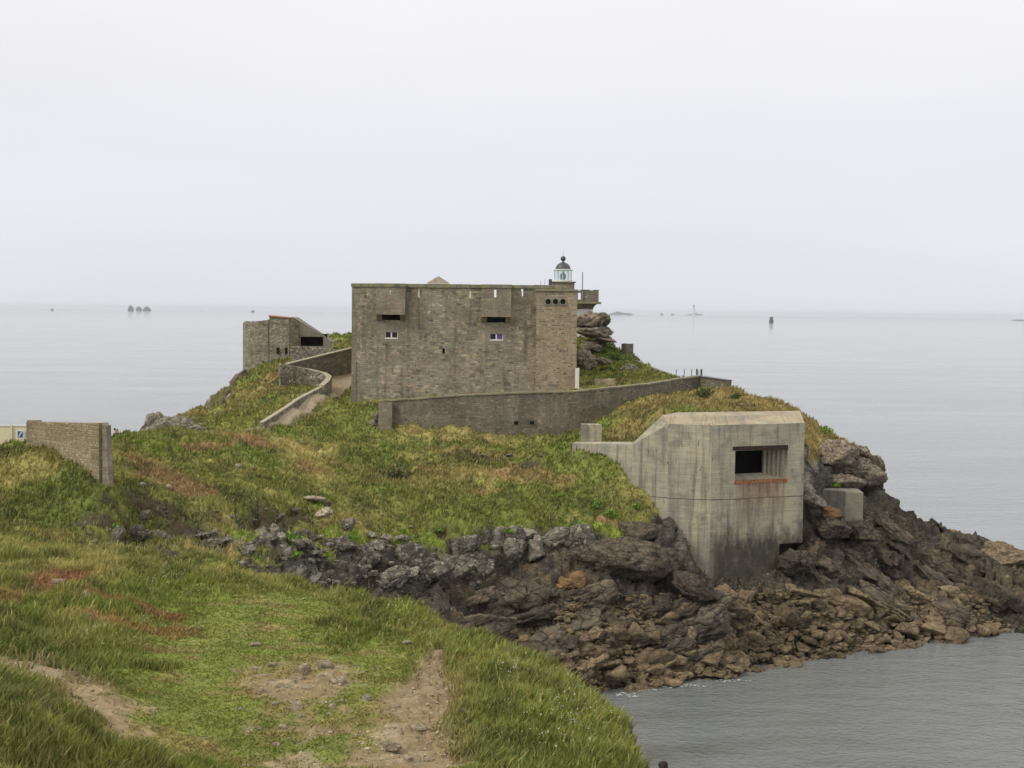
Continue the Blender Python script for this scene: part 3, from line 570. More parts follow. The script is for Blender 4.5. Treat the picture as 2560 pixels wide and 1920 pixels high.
def grass_mat():
    g = G('grass_blades'); at = g.n('ShaderNodeAttribute', attribute_name='Col'); g.col(at.outputs['Color']); g.b.inputs['Roughness'].default_value = .7
    tr = g.n('ShaderNodeBsdfTranslucent'); g.l(at.outputs['Color'], tr.inputs[0]); ms = g.n('ShaderNodeMixShader'); ms.inputs[0].default_value = .3
    g.l(g.b.outputs[0], ms.inputs[1]); g.l(tr.outputs[0], ms.inputs[2]); g.l(ms.outputs[0], g.o.inputs[0]); return g.m
M_grass = grass_mat()
def rock_mat(name, a, b, c_, dark, lich=None, strat=0.):
    g = G(name); o_ = g.obj(); ri = g.n('ShaderNodeObjectInfo').outputs['Random']
    of = g.n('ShaderNodeVectorMath', operation='ADD'); g.l(o_, of.inputs[0]); cm = g.n('ShaderNodeCombineXYZ'); g.l(g.math('MULTIPLY', ri, 37.), cm.inputs[0]); g.l(cm.outputs[0], of.inputs[1]); v = of.outputs[0]
    n_ = g.noise(v, 2.0, 6, .65); c = g.ramp(n_, [(.3, a), (.5, b), (.72, c_)])
    c = g.mix(1., c, g.ramp(ri, [(0, (.72,.70,.68)), (1, (1.28,1.27,1.22))]), 'MULTIPLY')
    n2_ = g.noise(v, 7, 6, .7); c = g.mix(1., c, g.ramp(n2_, [(.3, (.65,)*3), (.7, (1.35,)*3)]), 'MULTIPLY')
    c = g.mix(g.rng(g.noise(v, 1.1, 5, .7), .5, .68, 0, .75), c, dark)
    if lich: c = g.mix(g.rng(g.noise(v, 3.3, 5, .6), .56, .66, 0, .8), c, lich)
    sv = g.noise(g.map(v, (1, 1, 5)), 1.8, 5, .7)
    wn = g.n('ShaderNodeVectorMath', operation='MULTIPLY_ADD'); g.l(g.noise(v, 1.5, 3, out=1), wn.inputs[0]); wn.inputs[1].default_value = (.5,)*3; g.l(g.map(v, (1, 1.2, 2.6), rot=(.3, .25, 0)), wn.inputs[2])
    vo = g.n('ShaderNodeTexVoronoi', feature='DISTANCE_TO_EDGE'); g.l(wn.outputs[0], vo.inputs['Vector']); vo.inputs['Scale'].default_value = 1.3
    ck = g.rng(vo.outputs[0], 0., .045, 1., 0.); c = g.mix(g.math('MULTIPLY', ck, .75), c, dark); sv = g.math('SUBTRACT', sv, g.math('MULTIPLY', ck, .8)); g.col(c)
    g.nrm(g.bump(g.math('ADD', n2_, g.math('MULTIPLY', sv, 1.+strat)), .8, .07)); return g.m
M_brown = rock_mat('brown_boulder_rock', (.125,.097,.062), (.205,.158,.102), (.295,.235,.155), (.062,.050,.037))
M_greyr = rock_mat('grey_lichen_rock', (.12,.112,.095), (.22,.205,.17), (.34,.32,.265), (.055,.05,.042), (.46,.44,.37))
M_darkr = rock_mat('dark_shore_rock', (.055,.047,.039), (.112,.094,.073), (.19,.15,.108), (.035,.031,.027), None, 1.)
M_ochre = rock_mat('ochre_rock', (.19,.12,.06), (.26,.165,.085), (.32,.21,.12), (.10,.065,.035))
M_headl = rock_mat('headland_rock', (.13,.10,.075), (.25,.21,.165), (.36,.31,.25), (.07,.055,.045), (.38,.36,.31), .5)
M_gully = rock_mat('gully_bedrock', (.070,.064,.054), (.155,.145,.118), (.33,.31,.25), (.045,.04,.034), (.46,.44,.36), .6)
M_stone_sm = rock_mat('pale_stone', (.30,.255,.175), (.41,.355,.26), (.52,.46,.35), (.17,.13,.085), (.55,.52,.42))
def sea_mat():
    g = G('sea_surface'); p_ = g.pos(); g.b.inputs['Base Color'].default_value = (.185,.195,.180,1); g.b.inputs['Roughness'].default_value = .04; g.b.inputs['IOR'].default_value = 1.333; g.b.inputs['Specular IOR Level'].default_value = .5
    n1_ = g.noise(g.map(p_, (1, 1.15, 1), rot=(0,0,.25)), 2.4, 4, .6); n2_ = g.noise(g.map(p_, (.8, 1.3, 1), rot=(0,0,-.2)), .42, 3, .5)
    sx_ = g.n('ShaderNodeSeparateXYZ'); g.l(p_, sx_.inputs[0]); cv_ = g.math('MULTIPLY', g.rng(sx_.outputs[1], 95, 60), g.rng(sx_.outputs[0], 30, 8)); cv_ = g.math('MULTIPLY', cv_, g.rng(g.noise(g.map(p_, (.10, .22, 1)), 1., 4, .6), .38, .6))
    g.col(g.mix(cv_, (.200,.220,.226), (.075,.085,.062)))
    pat = g.noise(g.map(p_, (.010, .035, 1), rot=(0,0,.05)), 1., 5, .6); k = g.rng(pat, .35, .68, .45, 1.25)
    s_ = g.n('ShaderNodeSeparateXYZ'); g.l(p_, s_.inputs[0]); dist = s_.outputs[1]
    far = g.rng(dist, 90, 700, 1.1, .7)
    h = g.math('ADD', g.math('MULTIPLY', n1_, .62), g.math('MULTIPLY', n2_, .9)); h = g.math('MULTIPLY', h, g.math('MULTIPLY', k, far))
    x = g.bump(h, 1., .34); g.nrm(x); return g.m
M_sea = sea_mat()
M_far = plain('far_rock', (.10,.10,.09), .9, 0, .3)
M_foam = plain('foam_white', (.75,.78,.78), .6, 0, .1)
M_leaf = plain('bright_leaf', (.17,.27,.05), .6, 0, .4)
M_dkleaf = plain('dark_leaf', (.045,.07,.02), .7, 0, .4)
# ------------------------------------------------------------------ ground, sea, haze
idx = np.arange(nx*ny).reshape(ny, nx)
q4 = np.stack([idx[:-1, :-1], idx[:-1, 1:], idx[1:, 1:], idx[1:, :-1]], -1).reshape(-1, 4)
zf = Z.ravel(); keep = (zf[q4].max(1) > -2.5); q4 = q4[keep]
used = np.unique(q4); rem = np.full(nx*ny, -1); rem[used] = np.arange(len(used))
gv = np.stack([XX.ravel(), YY.ravel(), zf], 1)[used]
gyy, gxx = np.gradient(blur(Z, 6), DG); nn_ = np.stack([-gxx.ravel(), -gyy.ravel(), np.ones(nx*ny)], 1)[used]; nn_ /= np.linalg.norm(nn_, axis=1)[:, None]
rmk = RM.ravel()[used]; sel = np.nonzero((rmk > .05) & (gv[:, 2] > -.6) & (gv[:, 1] > 40) & (gv[:, 1] < 165))[0]; q_ = gv[sel]
dq = fac3(dip(q_)/2.3, 701)*.7+fac3(dip(q_, .5, .3, (1, 1, 2.8))/.95, 711)*.42+fac3(dip(q_, .5, .3, (1, 1, 2.5))/.42, 721)*.16+(fb3(q_/.5, 5)-.5)*.15
gv[sel] += nn_[sel]*(dq*rmk[sel])[:, None]
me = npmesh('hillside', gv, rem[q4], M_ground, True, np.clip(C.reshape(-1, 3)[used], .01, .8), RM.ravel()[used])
hill = link(bpy.data.objects.new('hillside', me)); tag(hill, kind='structure')
me = bpy.data.meshes.new('sea'); bm = bmesh.new(); rings = [2, 20, 60, 120, 250, 500, 1000, 2500, 6000, 12000, 17400]; na = 96; prev = None
c0 = bm.verts.new((0, 0, 0))
for r_ in rings:
    cur = [bm.verts.new((r_*math.cos(2*math.pi*i/na), r_*math.sin(2*math.pi*i/na), 0)) for i in range(na)]
    for i in range(na):
        j = (i+1) % na
        if prev is None: bm.faces.new((c0, cur[i], cur[j]))
        else: bm.faces.new((prev[i], cur[i], cur[j], prev[j]))
    prev = cur
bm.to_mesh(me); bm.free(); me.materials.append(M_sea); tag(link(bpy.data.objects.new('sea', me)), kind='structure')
hz = MB().box((-18000, -18000, -7), (18000, 18000, 46)).build('haze', bpy.data.materials.new('sea_air'), loc=(0, 0, 0)); tag(hz, kind='stuff')
hm = hz.data.materials[0]; hm.use_nodes = True; hm.node_tree.nodes.clear(); ho = hm.node_tree.nodes.new('ShaderNodeOutputMaterial'); hv = hm.node_tree.nodes.new('ShaderNodeVolumePrincipled')
hv.inputs['Color'].default_value = (.86, .89, .95, 1); hv.inputs['Density'].default_value = .00005; hv.inputs['Anisotropy'].default_value = .3
hm.node_tree.links.new(hv.outputs[0], ho.inputs['Volume'])

# ------------------------------------------------------------------ the fort
ku = 130/FU
def fx(u, d=130): return (u-UC)/FU*d
def fz(u, v, d=130): return P(u, v, d).z
fort = thing('stone_fort', (-5, 130, 15), 'square grey-brown stone fort with slit parapet and two jutting boxes, beside the lighthouse', 'fort')
XL, XR_, YF, YB = fx(759), fx(1222), 130., 146.
ZT = 26.12; ZB0 = 14.6
holes = []
for u in (902.6, 958, 1013.7, 1126): x = fx(u)-XL; holes.append((x-.09, 25.22-ZB0, x+.09, 26.08-ZB0))
holes.append((fx(824)-XL, 24.95-ZB0, fx(860)-XL, 26.0-ZB0)); holes.append((fx(1050)-XL, 24.95-ZB0, fx(1092)-XL, 26.0-ZB0))
win = [(fx(830.5), fx(858.5), fz(845, 731), fz(845, 717)), (fx(1056.5), fx(1085.5), fz(1070, 735), fz(1070, 721))]
for a, b, c, d in win: holes.append((a-XL, c-ZB0, b-XL, d-ZB0))
lx = fx(957.5)-XL; holes.append((lx-.11, 20.05-ZB0, lx+.11, 20.55-ZB0))
lx = fx(789)-XL; holes.append((lx-.07, fz(789, 645)-ZB0, lx+.07, fz(789, 637)-ZB0))
mb = MB().wall((XL, YF, ZB0), (1, 0, 0), XR_-XL, ZT-ZB0, (0, .6, 0), holes)
gaps = [(fx(1068, 146)-XL-.5, 24.9-ZB0, fx(1068, 146)-XL+.5, ZT-ZB0+.0), (fx(1125, 146)-XL+.02, 25.6-ZB0, fx(1125, 146)-XL+.2, ZT-ZB0)]
mb.wall((XL, YB-.6, ZB0), (1, 0, 0), XR_-XL, ZT-ZB0, (0, .6, 0), gaps)
mb.box((XL, YF+.602, ZB0), (XL+.6, YB-.602, ZT)).box((XR_-.6, YF+.602, ZB0), (XR_, YB-.602, ZT))
mb.build('wall', M_fort, fort)
MB().box((XL+1, YB-.64, 24.86), (fx(1068, 146)-.52, YB-.603, 26.1)).build('lit_parapet_panel', M_litwall, fort)  # added pale panel: the lit strip behind the slits, put into its colour
MB().box((XL+.602, YF+.602, 24.4), (XR_-.602, YB-.602, 24.85)).build('roof_deck', M_patch, fort)
rr = random.Random(3); mb = MB(); x = XL-.08                       # coping slabs of uneven length
while x < XR_:
    n_ = min(x+rr.uniform(.7, 1.5), XR_+.08); dz = rr.uniform(-.02, .03); y0 = YF-.1-rr.uniform(0, .05)
    mb.box((x, y0, ZT+.002), (n_-.012, YF+.68, ZT+.33+dz)); x = n_
x = XL-.08
while x < XR_:
    n_ = min(x+rr.uniform(.7, 1.5), XR_+.08)
    if not (fx(1068, 146)-.5 < (x+n_)/2 < fx(1068, 146)+.5 or fx(1125, 146)-.3 < (x+n_)/2 < fx(1125, 146)+.5): mb.box((x, YB-.68, ZT+.002), (n_-.012, YB+.08, ZT+.24+rr.uniform(-.02, .02)))
    x = n_
mb.box((XL-.08, YF+.69, ZT+.002), (XL+.68, YB-.69, ZT+.30)).box((XR_-.68, YF+.69, ZT+.002), (XR_+.08, YB-.69, ZT+.30))
mb.build('coping', M_cop2, fort, bevel=.03)
def machic(u0, u1, vb, slit):
    x0, x1 = fx(u0, 129.2), fx(u1, 129.2); zb = fz((u0+u1)/2, vb, 129.2); y0 = 129.0
    m_ = MB(); W_ = x1-x0; H_ = ZT-zb
    if slit: sx = fx(slit, 129)-x0; h_ = [(sx-.10, 25.28-zb, sx+.10, 26.02-zb)]
    else: sx = fx(841, 129)-x0; h_ = [(sx-.06, 25.45-zb, sx+.06, 26.0-zb)]
    m_.wall((x0, y0, zb), (1, 0, 0), W_, H_, (0, .28, 0), h_)
    m_.box((x0, y0+.282, zb), (x0+.28, YF-.003, ZT)).box((x1-.28, y0+.282, zb), (x1, YF-.003, ZT))
    o = m_.build('machicolation_box', M_dress, fort)
    m_ = MB().box((x0-.05, y0-.08, ZT+.002), (x1+.05, YF-.12, ZT+.345)); m_.build('box_coping', M_cop2, o, bevel=.03)
    for a in (x0, x1-.5):
        MB().poly8([(a, y0+.30, zb-.004), (a+.5, y0+.30, zb-.004), (a+.5, YF-.003, zb-.62), (a, YF-.003, zb-.62)][:4], [(a, y0+.02, zb-.003), (a+.5, y0+.02, zb-.003), (a+.5, YF-.004, zb-.002), (a, YF-.004, zb-.002)]).build('corbel', M_dress, o)
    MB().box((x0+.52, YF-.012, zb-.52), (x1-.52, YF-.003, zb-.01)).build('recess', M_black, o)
machic(811, 874, 679.5, None); machic(1038.5, 1102.5, 684.5, 1068)
for k, (a, b, c, d) in enumerate(win):
    MB().wall((a-.42, YF-.018, c-.35), (1, 0, 0), b-a+.75, d-c+1.15, (0, .014, 0), [(.42, .35, .42+b-a, .35+d-c)]).build('cement_surround', M_patch, fort)
    f_ = MB().wall((a, YF+.06, c), (1, 0, 0), b-a, d-c, (0, .07, 0), [(.07, .08, (b-a)/2-.06, d-c-.03), ((b-a)/2+.06, .08, b-a-.07, d-c-.03)]).build('window', M_white, fort)
    MB().box((a-.03, YF-.05, c-.05), (b+.03, YF+.055, c-.004)).build('sill', M_white, f_)
    MB().box((a+.07, YF+.09, c+.08), ((a+b)/2-.06, YF+.10, d-.03)).build('pane', M_dkglass, f_)
    MB().box(((a+b)/2+.06, YF+.09, c+.08), (b-.07, YF+.10, d-.03)).build('pane', M_curtain if k else M_dkglass, f_)
    MB().box((a-.1, YF+.62, c-.1), (b+.1, YF+.66, d+.1)).build('dark_room', M_black, f_)
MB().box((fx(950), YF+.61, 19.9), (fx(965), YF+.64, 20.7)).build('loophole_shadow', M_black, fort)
# turret on the right, standing forward of the curtain
TX0, TX1, TY0, TY1, TZ = fx(1157, 129.3), fx(1245, 129.3), 129.3, 133.5, fz(1200, 629.5, 129.3)
tt = MB().box((TX0, TY0, ZB0), (TX1, YF-.003, TZ)).box((XR_+.003, YF-.002, ZB0), (TX1, TY1, TZ)).build('turret', M_turret, fort)
MB().box((TX0-.12, TY0-.14, TZ+.002), (TX1+.1, YF-.16, TZ+.20)).box((XR_+.1, YF-.158, TZ+.002), (TX1+.1, TY1+.1, TZ+.19)).build('coping', M_cop2, tt, bevel=.03)
za, zb_ = fz(1195, 661, 129.3), fz(1195, 641, 129.3); pan = MB().box((fx(1172, 129.3), TY0-.03, za), (fx(1222, 129.3), TY0-.002, zb_)).build('cement_panel', M_patch, tt)
for u in (1182.2, 1198, 1213.8):
    cx = fx(u, 129.3); cz = fz(u, 651.5, 129.3); m1 = MB(); m2 = MB(); n_ = 24
    for i in range(n_):
        a0, a1 = 2*math.pi*i/n_, 2*math.pi*(i+1)/n_
        def q_(r, a, y): return (cx+r*math.cos(a), y, cz+r*math.sin(a))
        ya, yb = TY0-.10, TY0-.034
        m1.quad(q_(.25,a0,ya), q_(.25,a1,ya), q_(.31,a1,ya), q_(.31,a0,ya)); m1.quad(q_(.31,a0,ya), q_(.31,a1,ya), q_(.31,a1,yb), q_(.31,a0,yb)); m1.quad(q_(.25,a1,ya), q_(.25,a0,ya), q_(.25,a0,yb), q_(.25,a1,yb))
        m2.quad(q_(0,a0,yb), q_(.25,a0,yb), q_(.25,a1,yb))
    r1 = m1.build('porthole', M_patch, tt); m2.build('port_shadow', M_black, r1)
a, b = fx(1187, 129.3), fx(1204, 129.3); MB().box((a, TY0-.025, 16.0), (b, TY0-.002, fz(1195, 832, 129.3))).build('blocked_niche', M_patch, tt)
MB().box((a-.12, TY0-.06, fz(1195, 832, 129.3)+.003), (b+.1, TY0-.002, fz(1195, 828, 129.3))).build('lintel', M_dress, tt)
# stair head with pyramid roof
d_ = 137; cx = fx(945.5, d_); hw = 24*d_/FU; ze = fz(945, 612, d_); za = fz(945, 596.5, d_)
sh = MB().box((cx-hw*.85, d_-hw*.85, 24.86), (cx+hw*.85, d_+hw*.85, ze-.06)).build('stair_head', M_dress, fort)
MB().box((cx-hw, d_-hw, ze-.058), (cx+hw, d_+hw, ze)).build('eaves', M_white, sh)
MB().quad((cx-hw, d_-hw, ze+.003), (cx+hw, d_-hw, ze+.003), (cx, d_, za)).quad((cx+hw, d_-hw, ze+.003), (cx+hw, d_+hw, ze+.003), (cx, d_, za)).quad((cx+hw, d_+hw, ze+.003), (cx-hw, d_+hw, ze+.003), (cx, d_, za)).quad((cx-hw, d_+hw, ze+.003), (cx-hw, d_-hw, ze+.003), (cx, d_, za)).build('roof', M_dress, sh)
rq = random.Random(12)
for xs, sg_ in ((XL, 1),):                   # large corner stones
    mb = MB(); z_ = ZB0+.6
    while z_ < ZT-.4:
        h_ = rq.uniform(.3, .42); w_ = rq.choice((.42, .72))*rq.uniform(.9, 1.1); mb.box((xs-.012, YF-.014, z_), (xs+w_, YF-.001, min(z_+h_-.015, ZT-.02))); z_ += h_
    mb.build('quoins', M_dress, fort)
MB().bar((XL+.35, YF-.06, 15.3), (XL+.35, YF-.06, 19.2), .045).build('downpipe', M_steel, fort)
# white plank door leaning beside the turret
dl = MB().box((TX1-.13, TY0-.42, 15.6), (TX1+.24, TY0-.36, fz(1245, 795, 129)))
tag(dl.build('plank_board', M_white, bevel=.01), 'tall white board upright against the right corner of the fort', 'board')

# ------------------------------------------------------------------ the lighthouse behind the fort
LD = 158; cx, cy = fx(1213, LD), LD+4.0
lh = thing('lighthouse', (cx, cy, 20.8), 'lighthouse with glass lantern and dark dome rising behind the fort', 'lighthouse')
zt = fz(1270, 628, LD); zc = fz(1270, 652, LD); zk = fz(1270, 656.5, LD); zs = fz(1270, 668, LD)
hs, hg = 3.45, 4.05
MB().box((cx-hs, cy-hs, 19.5), (cx+hs, cy+hs, zs)).build('shaft', M_white, lh)
def ringbox(mb, h0, z0, h1, z1): mb.poly8([(cx-h0,cy-h0,z0),(cx+h0,cy-h0,z0),(cx+h0,cy+h0,z0),(cx-h0,cy+h0,z0)], [(cx-h1,cy-h1,z1),(cx+h1,cy-h1,z1),(cx+h1,cy+h1,z1),(cx-h1,cy+h1,z1)])
mb = MB(); ringbox(mb, hs+.02, zs+.002, hs+.10, zs+.25); ringbox(mb, hs+.10, zs+.252, hs+.38, zk-.03); mb.build('bracket_course', M_long, lh)
mb = MB()
for s_ in range(10):
    a = -hs+.2+s_*(2*hs-.4)/9; mb.poly8([(cx+a-.12,cy-hs-.13,zs+.26),(cx+a+.12,cy-hs-.13,zs+.26),(cx+a+.12,cy-hs-.02,zs+.26),(cx+a-.12,cy-hs-.02,zs+.26)], [(cx+a-.12,cy-hg-.02,zk-.035),(cx+a+.12,cy-hg-.02,zk-.035),(cx+a+.12,cy-hs-.40,zk-.035),(cx+a-.12,cy-hs-.40,zk-.035)])
mb.build('corbels', M_long, lh)
mb = MB(); ringbox(mb, hg+.28, zk, hg+.30, zc); mb.build('cornice', M_cop2, lh, bevel=.04)
sx = fx(1249.5, LD)-(cx-hg); sx2 = fx(1249.5, LD+8)-(cx-hg)
mb = MB().wall((cx-hg, cy-hg, zc+.002), (1, 0, 0), 2*hg, zt-zc, (0, .4, 0), [(sx-.16, .25, sx+.16, 1.0)])
mb.wall((cx-hg, cy+hg-.4, zc+.002), (1, 0, 0), 2*hg, zt-zc, (0, .4, 0), [(sx2-.5, .05, sx2+.5, 1.4)]).box((cx-hg, cy-hg+.402, zc+.002), (cx-hg+.4, cy+hg-.402, zt)).box((cx+hg-.4, cy-hg+.402, zc+.002), (cx+hg, cy+hg-.402, zt)); mb.build('parapet', M_long, lh)
mb = MB().box((cx+hg-2.05, cy-hg-.05, zt+.002), (cx+hg-1.0, cy-hg+.45, zt+.13)).box((cx+hg-.62, cy-hg-.05, zt+.002), (cx+hg+.05, cy-hg+.45, zt+.12)).box((cx-hg, cy-hg-.05, zt+.002), (cx+hg-2.3, cy-hg+.45, zt+.10)); mb.build('parapet_cap', M_cop2, lh, bevel=.03)
zp = fz(1213, 611, LD+4); kd = (LD+4)/FU; cx2 = fx(1213.5, LD+4)
def lz(v): return fz(1213, v, LD+4)
MB().box((cx2-24*kd, cy-24*kd, zc), (cx2+24*kd, cy+24*kd, zp-.002)).build('pedestal', M_dress, lh)
MB().box((cx2-27*kd, cy-27*kd, zp), (cx2+27*kd, cy+27*kd, lz(608.5))).build('pedestal_cap', M_cop2, lh, bevel=.03)
z0, z1 = lz(608.3), lz(584); rL = 19*kd
lan = MB().lathe((cx2, cy, 0), [(rL+.06, z0), (rL+.06, z0+.16), (rL-.02, z0+.16)], 20).build('lantern_base', M_white, lh)
MB().lathe((cx2, cy, 0), [(rL-.04, z1-.05), (rL+.12, z1-.02), (rL+.13, z1+.08), (rL-.15, z1+.14)], 20).build('gutter_ring', M_white, lh)
for i in range(10):
    a = 2*math.pi*(i+.35)/10; MB().bar((cx2+rL*math.cos(a), cy+rL*math.sin(a), z0+.162), (cx2+rL*math.cos(a), cy+rL*math.sin(a), z1-.052), .035, 6).build('glazing_bar', M_white, lan)
g = G('clear_pane'); tr = g.n('ShaderNodeBsdfTransparent'); gl = g.n('ShaderNodeBsdfGlossy'); gl.inputs['Roughness'].default_value = .05; tr.inputs[0].default_value = (.86,.94,.93,1); ms = g.n('ShaderNodeMixShader'); ms.inputs[0].default_value = .16; g.l(tr.outputs[0], ms.inputs[1]); g.l(gl.outputs[0], ms.inputs[2]); g.l(ms.outputs[0], g.o.inputs[0]); M_clear = g.m
MB().lathe((cx2, cy, 0), [(rL-.05, z0+.17), (rL-.05, z1-.055)], 20, False).build('glass', M_clear, lan)
lens = [(.16*k_, 0) for k_ in ()]; hL = z1-z0-.3
MB().lathe((cx2, cy, z0+.18), [(.12,0),(.26,.10*hL),(.36,.3*hL),(.37,.45*hL),(.30,.68*hL),(.14,.84*hL),(.10,hL)], 16).build('lens', M_lens, lan, smooth=True)
rD = 16.6*kd; zd = lz(582.5); hd = lz(566.5)-zd
MB().lathe((cx2, cy, zd), [(rD*math.cos(t), hd*math.sin(t)) for t in [i*math.pi/2/9 for i in range(10)]][:-1]+[(.02, hd)], 28).build('dome', M_lead, lh, smooth=True)
MB().lathe((cx2, cy, lz(568)), [(.20,0),(.13,.12),(.10,.25),(.13,.36)], 14).build('finial_neck', M_lead, lh, smooth=True)
rb = 5.7*kd; zb2 = lz(558.7); MB().lathe((cx2, cy, zb2), [(max(.01, rb*math.cos(t)), rb*math.sin(t)) for t in [-math.pi/2+i*math.pi/12 for i in range(13)]], 20).build('ball', M_lead, lh, smooth=True)
MB().bar((cx2, cy, zb2+rb-.02), (cx2, cy, lz(543)), .018, 5).build('lightning_rod', M_steel, lh)
MB().box((fx(1183, LD+1), LD+1, zt-.3), (fx(1190, LD+1), LD+1.5, fz(1186, 603, LD+1))).build('vent_box', M_lead, lh)
for u, v in ((1174.7, 602), (1165.5, 606)): MB().bar((fx(u, LD+1), LD+1.2, zc), (fx(u, LD+1), LD+1.2, fz(u, v, LD+1)), .02, 5).build('aerial', M_steel, lh)
x = fx(1256, LD-.5); tag(MB().bar((x, LD-.2, zt-1.2), (x, LD-.2, fz(1256, 588, LD)), .055, 8).build('mast', M_steel), 'thin grey metal pole standing right of the lantern', 'pole')

# ------------------------------------------------------------------ walls
def stn(lst, depth=1.2, drop=None):
    o = []
    for q in lst:
        p = P(q[0], q[1], q[2]); zb = q[3] if len(q) > 3 else p.z-depth; o.append((p.x, p.y, p.z, zb))
    return o
lw = thing('long_stone_wall', (0, 119, 13), 'long weathered stone wall with flat coping running in front of the fort', 'wall')
s1 = stn([(818,868,118.0,11.5),(900,862.5,118,11.5),(1000,855,118,11.5),(1120,850,118,11.5),(1245,847,118.6,11),(1330,838,120.8,12),(1400,831,123.4,13),(1460,821,125.8,14),(1510,814,128,14.5)])
MB().strip(s1, .55, .015, .8).build('wall', M_long, lw)
MB().strip([(a, b, c+.13, c+.004) for a, b, c, d in s1], .72, .012, .9, 5).build('coping', M_cop2, lw)
s2 = stn([(1511.5,814,128,14.5),(1575,823,124.3,14.5)]); MB().strip(s2, .55, .01, .8).build('return_wall', M_long, lw); MB().strip([(a, b, c+.10, c+.004) for a, b, c, d in s2], .7, .01, 2).build('coping', M_lead, lw)
p = P(822, 880, 117.6); MB().box((p.x-.15, p.y-.35, p.z-3.2), (p.x+1.0, p.y-.01, P(822, 869, 117.7).z)).build('quoin', M_dress, lw)
for u in (1115, 1149):
    p = P(u, 913, 117.7); MB().box((p.x-.17, p.y-.012, p.z-.14), (p.x+.17, p.y+.05, p.z+.12)).build('drain_hole', M_black, lw)
bw_ = thing('broken_wall', (P(150, 960, 80).x, 81, 14), 'isolated tan stone wall stub leaning out over the grassy bank on the left', 'wall')
pa_, pb_ = P(67, 911, 84), P(224, 914, 78.3); zt_ = (pa_.z+pb_.z)/2
dirv = Vector((pb_.x-pa_.x, pb_.y-pa_.y, 0)); Lw = dirv.length; dirv.normalize()
s3 = [(pa_.x, pa_.y, pa_.z, 12.), (pb_.x, pb_.y, pb_.z, 11.2)]
MB().strip(s3, .6, .018, .45, 9).build('wall', M_wallp, bw_)
e0 = P(224.5, 918, 78.2); e1 = P(235, 926, 78.0); bt = P(240, 1052, 78.0)
MB().poly8([(e0.x, e0.y-.32, 11.2), (bt.x+.05, bt.y-.2, 11.2), (bt.x+.1, bt.y+.4, 11.2), (e0.x, e0.y+.3, 11.2)], [(e0.x, e0.y-.32, pb_.z+.02), (e1.x-.1, e1.y-.18, pb_.z-.12), (e1.x, e1.y+.42, pb_.z-.12), (e0.x, e0.y+.3, pb_.z+.02)]).build('end_quoin', M_dress, bw_)
p = P(67, 908, 84); MB().box((p.x-.1, p.y-.42, p.z-.55), (p.x+.75, p.y-.31, p.z+.04)).build('corner_block', M_dress, bw_)
s_ = stn([(620,786.5,133.6,17.4),(680,772,136.5,16.8),(758.8,752.5,140.2,16.8)]); rw = thing('ramp_wall', (s_[1][0], s_[1][1], 17.5), 'dark parapet wall with pale coping climbing to the fort on the left', 'wall')
MB().strip(s_, .4, .01, .8).build('wall', M_long, rw); MB().strip([(a, b, c+.09, c+.004) for a, b, c, d in s_], .55, .01, 1).build('coping', M_coping, rw)
s_ = stn([(604,788,133),(640,793,133.8),(670,799,134),(700,806.5,133.4),(711,814,131.6),(706,824,129),(694,834,127)], 2.2); cw_ = thing('curved_track_wall', (s_[3][0], s_[3][1], 16), 'curved rubble wall with flat mortar coping beside the track', 'wall')
MB().strip(s_, .5, .03, .4, 3).build('wall', M_rub, cw_); MB().strip([(a, b, c+.09, c+.004) for a, b, c, d in s_], .5, .01, .6).build('coping', M_coping, cw_)
s_ = stn([(693,836.5,126.5),(665,851,123.2),(640,864.5,119.8),(615,882,116),(590,898,112.8),(565,913.5,110.2)], .9); cw2 = thing('track_edge_wall', (s_[2][0], s_[2][1], 15), 'low pale-topped kerb wall sloping down beside the track', 'wall')
MB().strip(s_, .36, .04, .5, 4).build('wall', M_rub, cw2); MB().strip([(a, b, c+.08, c+.004) for a, b, c, d in s_], .36, .02, .5).build('coping', M_coping, cw2)
s_ = stn([(628,748,144.2),(660,750,144.2),(700,753,143.6),(740,755,143)], 2.0); tag(MB().strip(s_, .6, .07, .35, 6).build('rubble_wall', M_rub), 'low loose rubble wall below the shelter opening', 'wall')
s_ = stn([(1343,744,152.5,18.5),(1364,741,151)], 2.2); tag(MB().strip(stn([(1346,742,151.5),(1365,742.5,151.0)], 2.6), .8, .04, .4, 8).build('stub_wall', M_long), 'small dark stone wall end on the headland crest right of the rocks', 'wall')
s_ = stn([(1284,819,131),(1329,818,131)], 1.8); tag(MB().strip(s_, .7, .03, .4, 8).build('brick_block', M_turret), 'low reddish stone block on the grass right of the fort', 'wall')
s_ = stn([(1376,778,150),(1405,791,148.5),(1430,801,147.5),(1452,810,146.5)], 1.1); tag(MB().strip(s_, .3, .01, 1).build('sloping_parapet', M_conc2), 'thin grey parapet sloping down behind the headland grass', 'wall')
# stacked stone pier remains
p = P(1277, 935, 108.6)
pc = thing('plaster_pier', (p.x, p.y, 13.6), 'short whitewashed concrete pier where the long wall meets the bunker', 'pier')
a, b = P(1256, 918, 108), P(1300, 916, 108); z_ = P(1276, 957, 108).z-.6
MB().box((a.x, 107.8, z_), (a.x+.45, 109, a.z+.05)).build('post', M_conc3, pc); MB().box((a.x+.452, 107.95, z_), (b.x, 109, b.z-.05)).build('slab', M_conc, pc)

